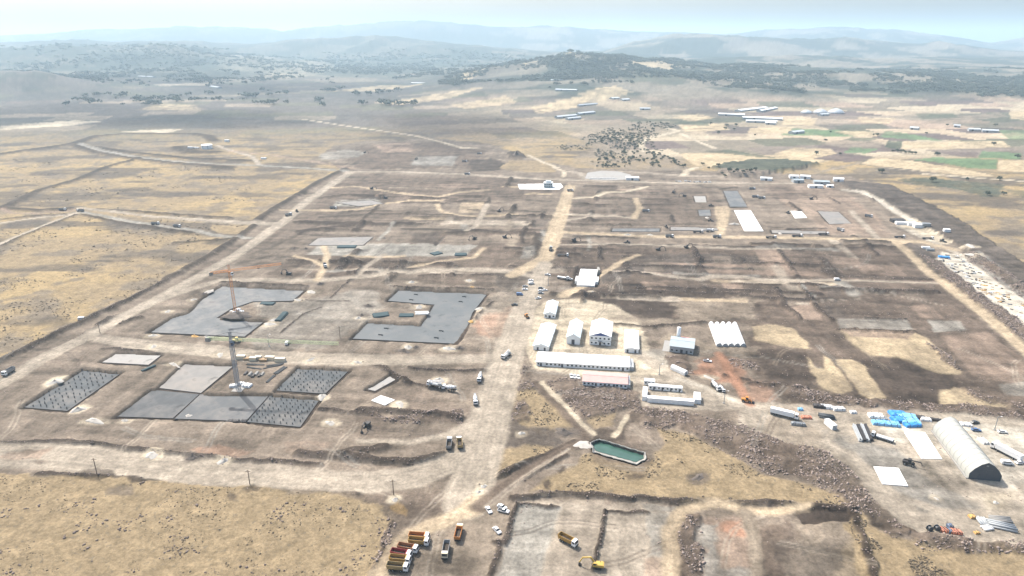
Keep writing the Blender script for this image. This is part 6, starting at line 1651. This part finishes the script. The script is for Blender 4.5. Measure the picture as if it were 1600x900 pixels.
VALLEY = [('back left barn of the white farm complex',(1157,175.5),(1200,170.5),26),('back right barn of the white farm complex',(1190,176),(1215,171),20),('long thin white barn left of the farm complex',(1122,180.5),(1163,182),20),('middle long barn of the white farm complex',(1160,186),(1222,188.5),22),
 ('front long barn of the white farm complex',(1166,191.5),(1214,192.5),18),('front small barn of the white farm complex',(1196,194.5),(1212,195),14),('white shed before the three far domes',(1283,181.5),(1296,180.5),16),('lone white barn beside the green valley field',(1240,210),(1257,208),18),
 ('white farmhouse left of the right hand valley farms',(1421,202.5),(1434,203.5),16),('long white barn of the right hand valley farm, left',(1514,205),(1532,205.5),16),('long white barn of the right hand valley farm, right',(1535,206.5),(1560,207.5),16),('low white barn of the right hand valley farm, back',(1490,199),(1500,199.5),14),
 ('white barn far off in the valley middle, left',(867,154),(900,155),24),('bluish barn far off behind it in the valley middle',(862,143),(895,142),26),('long pale barn of the middle valley cluster, back',(905,180),(930,177.5),18),('pale barn of the middle valley cluster, front left',(872,185.5),(902,182.5),18),('pale barn of the middle valley cluster, front right',(888,188),(908,186),14),
 ('white barn in the middle valley, left of a pair',(957,162),(968,161.3),22),('white barn in the middle valley, right of a pair',(973,163.3),(984,162.7),22),('long low barn in the middle valley fields',(1000,173),(1016,173),14),('pale barn by the straw field in the middle valley',(905,169.5),(934,167),12),('white barn far off at the foot of the left hills',(215,123.5),(238,124.5),30),
 ('white shed far off at the left quarry end',(327,137),(340,139),25),('pale barn far off at the centre valley',(642,131.5),(670,132),30)]
for lab, fl, fr, d in VALLEY:
    shed('farm_barn',lab,'barn',fl,fr,None,4.5,6.5,'w','grey_wall',('white_roof' if 'farm complex' in lab else 'barn_roof') if 'bluish' not in lab else 'blue_white_roof',[(.3,4,4)],0,0,d=d*.75,over=.6)
for k, (px, py, r_) in enumerate([(1260,177,15),(1282,177,19),(1306,177,21)]):
    x, y = P(px, py); t = thing('storage_dome',['smallest','middle','largest'][k]+' of three grey white storage domes in the far valley','dome',(x,y,0))
    MB().lathe((0,0,-1),(0,0,r_*.62),[(0,r_),(.25,r_*.97),(.5,r_*.84),(.75,r_*.6),(.92,r_*.3),(1,r_*.06)],24).build('dome_shell','barn_roof',t,True)
    MB().lathe((0,0,-1),(0,0,3.5),[(0,r_*1.02),(1,r_*1.02)],24).build('ring_wall','grey_wall',t)
# ------------------------------------------------------------------ trees and scrub
def blob(rnd, s, cx, cy, cz, n=1):
    """a ragged clump of leaf faces"""
    vs = []; fs = []
    for _ in range(n):
        th = rnd.uniform(0,6.283); ph = math.acos(rnd.uniform(-.5,1)); rr = s*rnd.uniform(.45,1.0)
        c = Vector((cx+rr*math.sin(ph)*math.cos(th), cy+rr*math.sin(ph)*math.sin(th), cz+rr*.75*math.cos(ph)))
        u = Vector((rnd.gauss(0,1),rnd.gauss(0,1),rnd.gauss(0,1))).normalized(); w = u.orthogonal().normalized(); e = s*rnd.uniform(.28,.5)
        k = len(vs); v = u.cross(w)
        vs += [c+w*e, c-w*e*.6+v*e*.8, c-w*e*.7-v*e*.7, c+u*e*.8]; fs += [(k,k+1,k+2),(k,k+3,k+1),(k+1,k+3,k+2),(k+2,k+3,k)]
    return vs, fs
rt = random.Random(21)
TREES = []
for j in range(6):
    cr = MB()
    for q in range(4): cr.add(*blob(rt, rt.uniform(1.5,2.3), rt.uniform(-1.3,1.3), rt.uniform(-1.3,1.3), rt.uniform(2.2,3.6), 22))
    tr = MB().tube((0,0,-.3),(.1,.05,2.2),.28,6,.16)
    for q in range(3): a = q*2.1; tr.tube((.08,.04,1.6),(1.1*math.cos(a),1.1*math.sin(a),3.0),.12,5,.05)
    TREES.append((cr.mesh('crown','leaf'), tr.mesh('trunk','bark')))
def tree(c, s, label, group):
    x, y = P(*c); k = rt.randrange(6)
    t = thing('oak_tree', label, 'tree', (x,y,gz(x,y)), rt.uniform(0,6.28), group); t.scale = (s*rt.uniform(.9,1.15), s*rt.uniform(.9,1.15), s*rt.uniform(.8,1.05))
    for nm, me in (('crown',TREES[k][0]),('trunk',TREES[k][1])):
        o = bpy.data.objects.new(nm, me); COL.objects.link(o); o.parent = t
slope = [((890,232),(960,205),(1000,192),(1050,194),(1022,206),(1000,218),(1002,232),(1060,252),(1078,262),(1040,262),(1000,262),(940,262),(925,255),(950,245),(960,225))]
sl = PL(slope[0]); n = 0
while n < 270:
    px, py = rt.uniform(885,1085), rt.uniform(190,264); x, y = P(px, py)
    if poly_sd(np.array([x]),np.array([y]),sl)[0] > 0: continue
    dens = 1.0 if py < 222 and px > 930 else .35
    if abs((py-232)-(px-1010)*.42) < 5: dens = 1.0
    if rt.random() > dens: continue
    tree((px,py), rt.uniform(.55,1.15), 'scrubby dark oak on the slope behind the far car park', 'oaks on the far slope'); n += 1
for px, py in [(1132,277),(1138,274),(1145,276),(1152,274),(1160,275),(1166,273),(1172,274),(1128,272),(1180,272),(1122,265),(1098,258),(1108,264)]:
    tree((px,py), rt.uniform(.8,1.4), 'dark oak at the foot of the dark wooded mound', 'oaks at the mound')
for px, py in [(1402,238),(1408,239),(1414,240),(1420,240.5),(1425,241),(1430,241),(1395,237.5),(1464,243),(1298,207),(1371,213),(1365,212),(1150,198),(1135,197),(1133,203),(1122,209),(1147,203),(1562,282),(1510,282),(1456,284),(1378,271),(1542,305),(1568,305),(1590,247),(1312,242),(1275,243),(1480,197),(1555,197),(1553,227),(1447,210),(1290,220),(1180,212),(1110,195)]:
    tree((px,py), rt.uniform(1.0,1.8), 'single round tree among the valley fields', 'single trees in the valley fields')
# wooded hillside, far off: read as one mass
def woods(name, label, test, n, smin, smax, seed):
    r = np.random.default_rng(seed); V = []; F = []; k0 = 0
    pts = test(r, n)
    h = terrain(pts[:,0], pts[:,1])[0]
    rb = random.Random(seed)
    base = []
    for j in range(8):
        m_ = MB()
        for q in range(3): m_.add(*blob(rb, .62, rb.uniform(-.5,.5), rb.uniform(-.5,.5), .55, 6))
        base.append((np.array([tuple(v) for v in m_.v]), np.array(m_.f)))
    for i in range(len(pts)):
        bv, bf = base[i % 8]; s = r.uniform(smin, smax); a = r.uniform(0,6.28); c, sn = math.cos(a), math.sin(a)
        v = bv*s; V.append(np.stack([v[:,0]*c-v[:,1]*sn+pts[i,0], v[:,0]*sn+v[:,1]*c+pts[i,1], v[:,2]*.9+h[i]],1)); F.append(bf+k0); k0 += len(bv)
    V = np.concatenate(V); F = np.concatenate(F)
    me = bpy.data.meshes.new(name); me.vertices.add(len(V)); me.vertices.foreach_set('co', V.ravel().astype(np.float32))
    me.loops.add(F.size); me.loops.foreach_set('vertex_index', F.ravel().astype(np.int32)); me.polygons.add(len(F)); me.polygons.foreach_set('loop_start', np.arange(0,F.size,3,dtype=np.int32)); me.update()
    me.materials.append(MATS['leaf_far']); o = bpy.data.objects.new(name, me); COL.objects.link(o); o['kind'] = 'stuff'; o['label'] = label
def t_hill(r, n):
    out = []
    while len(out) < n:
        y = r.uniform(2300, 4100, 6000); u0 = r.uniform(.05, .95, 6000); x = u0*(y*_cp+CAM_H*_sp)
        d = fbm(x, y, 280, 61, 4)*.55+fbm(x, y, 60, 62, 3)*.45
        lim = .485+.13*np.clip((2750-y)/450,0,1)+.10*np.clip((.25-u0)/.2,0,1)*np.clip((3100-y)/300,0,1)
        out += list(np.stack([x,y],1)[d > lim])
    return np.array(out[:n])
woods('far_woods','scattered dark oak wood covering the far right hillside',t_hill,9000,5,14,31)
def t_slope(r, n):
    out = []
    while len(out) < n:
        u = np.stack([r.uniform(sl[:,0].min()-60, sl[:,0].max(), 3000), r.uniform(sl[:,1].min(), sl[:,1].max(), 3000)],1)
        d = fbm(u[:,0], u[:,1], 90, 91, 4)
        out += list(u[(d > .5) & (poly_sd(u[:,0], u[:,1], sl) < 25)])
    return np.array(out[:n])
woods('slope_scrub','low green scrub between the oaks on the far slope',t_slope,700,1.4,3.6,35)
def t_hill2(r, n):
    out = []
    while len(out) < n:
        u = np.stack([r.uniform(-300, 1300, 4000), r.uniform(2700, 4000, 4000)],1)
        d = fbm(u[:,0], u[:,1], 340, 71, 4)
        hh_ = hills(u[:,0], u[:,1]); out += list(u[(d > .42+.22*(1-np.clip(hh_/60,0,1))) & (hh_ > 4)])
    return np.array(out[:n])
woods('far_woods','dense dark wood on the round hill in the distance',t_hill2,4200,5,14,33)
def t_left(r, n):
    out = []
    while len(out) < n:
        y = r.uniform(2100, 6200, 6000); u0 = r.uniform(-.85, .02, 6000); x = u0*(y*_cp+CAM_H*_sp)
        d = fbm(x, y, 420, 95, 4)*.6+fbm(x, y, 90, 96, 3)*.4
        out += list(np.stack([x,y],1)[d > .525])
    return np.array(out[:n])
woods('far_woods','dark scrub mottling the hazy hills and valley on the left',t_left,4200,6,20,37)
# ------------------------------------------------------------------ rubble banks and stones in the grass
def stones(name, label, pts, smin, smax, m, seed, flat=.75, pw=2.0):
    r = np.random.default_rng(seed)
    base = []
    for j in range(10):
        t_ = (1+5**.5)/2
        v = np.array([(-1,t_,0),(1,t_,0),(-1,-t_,0),(1,-t_,0),(0,-1,t_),(0,1,t_),(0,-1,-t_),(0,1,-t_),(t_,0,-1),(t_,0,1),(-t_,0,-1),(-t_,0,1)])/1.9
        base.append(v*r.uniform(.6,1.25,(12,1))*np.array([r.uniform(.7,1.3),r.uniform(.7,1.2),flat*r.uniform(.7,1.2)]))
    f = np.array([(0,11,5),(0,5,1),(0,1,7),(0,7,10),(0,10,11),(1,5,9),(5,11,4),(11,10,2),(10,7,6),(7,1,8),(3,9,4),(3,4,2),(3,2,6),(3,6,8),(3,8,9),(4,9,5),(2,4,11),(6,2,10),(8,6,7),(9,8,1)])
    h = terrain(pts[:,0], pts[:,1])[0]
    V = []; F = []
    for i in range(len(pts)):
        s = smin+(smax-smin)*r.random()**pw; a = r.uniform(0,6.28); c, sn = math.cos(a), math.sin(a); v = base[i % 10]*s
        V.append(np.stack([v[:,0]*c-v[:,1]*sn+pts[i,0], v[:,0]*sn+v[:,1]*c+pts[i,1], v[:,2]+h[i]+s*.15],1)); F.append(f+12*i)
    V = np.concatenate(V); F = np.concatenate(F)
    me = bpy.data.meshes.new(name); me.vertices.add(len(V)); me.vertices.foreach_set('co', V.ravel().astype(np.float32))
    me.loops.add(F.size); me.loops.foreach_set('vertex_index', F.ravel().astype(np.int32)); me.polygons.add(len(F)); me.polygons.foreach_set('loop_start', np.arange(0,F.size,3,dtype=np.int32)); me.update()
    me.materials.append(MATS[m]); o = bpy.data.objects.new(name, me); COL.objects.link(o); o['kind'] = 'stuff'; o['label'] = label
BL = ['at the corner of the haul road and camp','behind the pond under the camp','on the long bank above the pond meadow','along the lower right yard edge','beside the red road','along the upper yard track','between the right hand fields','above the right end of the yard track',
      'on the slope left of the camp','in the small meadow left of the pond path','along the lower left grass corner','in the levelled plot strip','below the tower house','on the bank above the lower haul road','on the plateau edge','along the white strip yard']
for bi, b in enumerate(BANKS):
    pl = PL(b); x0, x1, y0, y1 = pl[:,0].min(), pl[:,0].max(), pl[:,1].min(), pl[:,1].max()
    A = (x1-x0)*(y1-y0); n = int(min(30000, A*1.7))
    u = np.stack([RNG.uniform(x0,x1,n), RNG.uniform(y0,y1,n)],1)
    ins = poly_sd(u[:,0], u[:,1], pl)+(fbm(u[:,0],u[:,1],12,83,3)-.5)*9
    u = u[(terrain(u[:,0],u[:,1])[3] == 0) & (ins < 1.5) & (fbm(u[:,0],u[:,1],9,81,3) > .40)]
    if len(u) < 10: continue
    k = len(u)//2
    stones('rubble','pale boulder rubble '+BL[bi], u[:k], .1, .75, 'rock', 100+bi, pw=2.6)
    stones('rubble','dark boulder rubble '+BL[bi], u[k:], .1, .62, 'rock_dark', 200+bi, pw=2.2)
def grass_pts(n, poly, seed, sc=16, lim=.55):
    r = np.random.default_rng(seed); pl = PL(poly); out = np.zeros((0,2))
    x0, x1, y0, y1 = pl[:,0].min(), pl[:,0].max(), pl[:,1].min(), pl[:,1].max()
    while len(out) < n:
        u = np.stack([r.uniform(x0,x1,8000), r.uniform(y0,y1,8000)],1)
        g = terrain(u[:,0],u[:,1])[2]
        ok = (poly_sd(u[:,0],u[:,1],pl) < 0) & (g > .6) & (fbm(u[:,0],u[:,1],sc,seed,4) > lim)
        out = np.concatenate([out, u[ok]])
    return out[:n]
# loose stones thrown up along the banks and cut edges
bp_ = []
for L in LAYERS:
    if L['t'] == 'line' and L['dz'] > .5 and L['pl'][:,1].mean() < 620:
        for i in range(len(L['pl'])-1):
            a, b = L['pl'][i], L['pl'][i+1]; n = int(np.hypot(*(b-a))*1.6)
            tt = RNG.uniform(0,1,n)[:,None]; bp_.append(a+(b-a)*tt+RNG.normal(0,L['w'][0]*.38,(n,2)))
bp_ = np.concatenate(bp_); ok = terrain(bp_[:,0], bp_[:,1]); bp_ = bp_[(ok[3] == 0) & (ok[0] > -.6)]
stones('rubble','small dark stones strewn along the banks and cut edges', bp_[::2], .12, .6, 'rock_dark', 411)
stones('rubble','small pale stones strewn along the banks and cut edges', bp_[1::2], .10, .45, 'rock', 412)
su = []
for q_ in range(60):
    u = np.stack([RNG.uniform(-380,420,900), RNG.uniform(215,620,900)],1); f_ = terrain(u[:,0],u[:,1]); su.append(u[(f_[2] < .3) & (f_[3] == 0) & (f_[0] > -.7) & (fbm(u[:,0],u[:,1],14,88,3) > .56)])
    if sum(map(len,su)) > 5200: break
su = np.concatenate(su)[:5200]
stones('rubble','small stones and clods scattered over the worked ground', su, .08, .42, 'rock', 413)
LL = [(-120,740),(620,765),(620,905),(-120,905)]
stones('low_scrub','low dark thorn scrub and stones dotting the lower left grass',grass_pts(1700,LL,41,16,.53),.08,.45,'thorn',301,.6)
stones('low_scrub','dark stones clustered in the lower left grass',grass_pts(500,LL,42,9,.64),.2,.75,'rock_dark',302,.6)
stones('low_scrub','low scrub dotting the meadow round the pond',grass_pts(900,[(760,600),(1340,640),(1340,800),(740,780)],43),.15,.7,'thorn',303,.6)
stones('low_scrub','low scrub dotting the grass in the lower right corner',grass_pts(700,[(1320,800),(1640,845),(1640,905),(1360,905)],44),.15,.7,'thorn',304,.6)
stones('low_scrub','dark thorn scrub scattered over the left grazing land',grass_pts(1500,[(-100,400),(330,400),(100,520),(-100,600)],45,22,.58),.2,.9,'thorn',305,.5)
stones('low_scrub','dark scrub streaks over the far left grazing land',grass_pts(1500,[(-60,245),(540,270),(400,345),(300,390),(-60,400)],46,30,.60),.4,1.5,'thorn',306,.4)
# ------------------------------------------------------------------ fair-weather clouds, high above the haze; their shade lies on the plain
def cloud(gx, gy, rx, ry, seed, alt=1700.0):
    r = random.Random(seed); k = alt/sun_vec[2]
    cx, cy = gx+sun_vec[0]*k, gy+sun_vec[1]*k
    mb = MB(); n = 40
    vs = [(0,0,.5)]; fs = []; rings = 7
    for i in range(1, rings+1):
        t = i/rings*math.pi*.98
        for q in range(n):
            a = 2*math.pi*q/n
            w = 1+.18*math.sin(3*a+seed)+.12*math.sin(5*a+seed*2.3)+.08*math.sin(9*a+seed*1.7)
            rr = math.sin(t)*w
            z = math.cos(t); z = z*(.9 if z > 0 else .45)
            vs.append((rr*rx*math.cos(1)*0+rr*rx*math.cos(a), rr*ry*math.sin(a), z*210*(1+.25*math.sin(4*a+i))))
    vs[0] = (0,0,200)
    for q in range(n): fs.append((0,1+q,1+(q+1) % n))
    for i in range(rings-1):
        for q in range(n):
            a = 1+i*n+q; b = 1+i*n+(q+1) % n; fs.append((a,a+n,b+n,b))
    fs.append(tuple(1+(rings-1)*n+q for q in range(n))[::-1])
    o = mb.add(vs, fs).build('cloud','white_panel',None,True); o.location = (cx,cy,alt)
    o.data.materials[0] = CLOUD; o['kind'] = 'stuff'; o['label'] = 'small fair weather cloud high over the plain'
CLOUD = volume_mat('cloud_vapour', (1,1,1), .0032, .4)
for gx, gy, rx, ry, s in [(*P(715,197),210,330,1),(*P(90,178),420,330,2),(*P(330,185),260,200,3),(*P(150,128),700,500,4),(*P(430,135),450,350,5),(*P(880,105),420,500,6)]:
    cloud(gx, gy, rx, ry, s)
# ------------------------------------------------------------------ labels that still agree are told apart by their place from left to right
_by = {}
for o in list(COL.objects):
    if o.parent is None and o.get('label') and o.get('category'): _by.setdefault(o['label'], []).append(o)
_ord = ['first','second','third','fourth','fifth','sixth','seventh','eighth','ninth','tenth','eleventh','twelfth']
for lab, os_ in _by.items():
    if 1 < len(os_) <= 12 :
        def sx(o):
            l = o.location; d = l.y*_cp+(CAM_H-l.z)*_sp
            return l.x/max(d, 1)
        for k, o in enumerate(sorted(os_, key=sx)):
            if len(lab.split()) <= 12: o['label'] = lab+', '+_ord[k]+' from the left'
            o['group'] = o.get('group') or ('alike: '+lab)[:60]
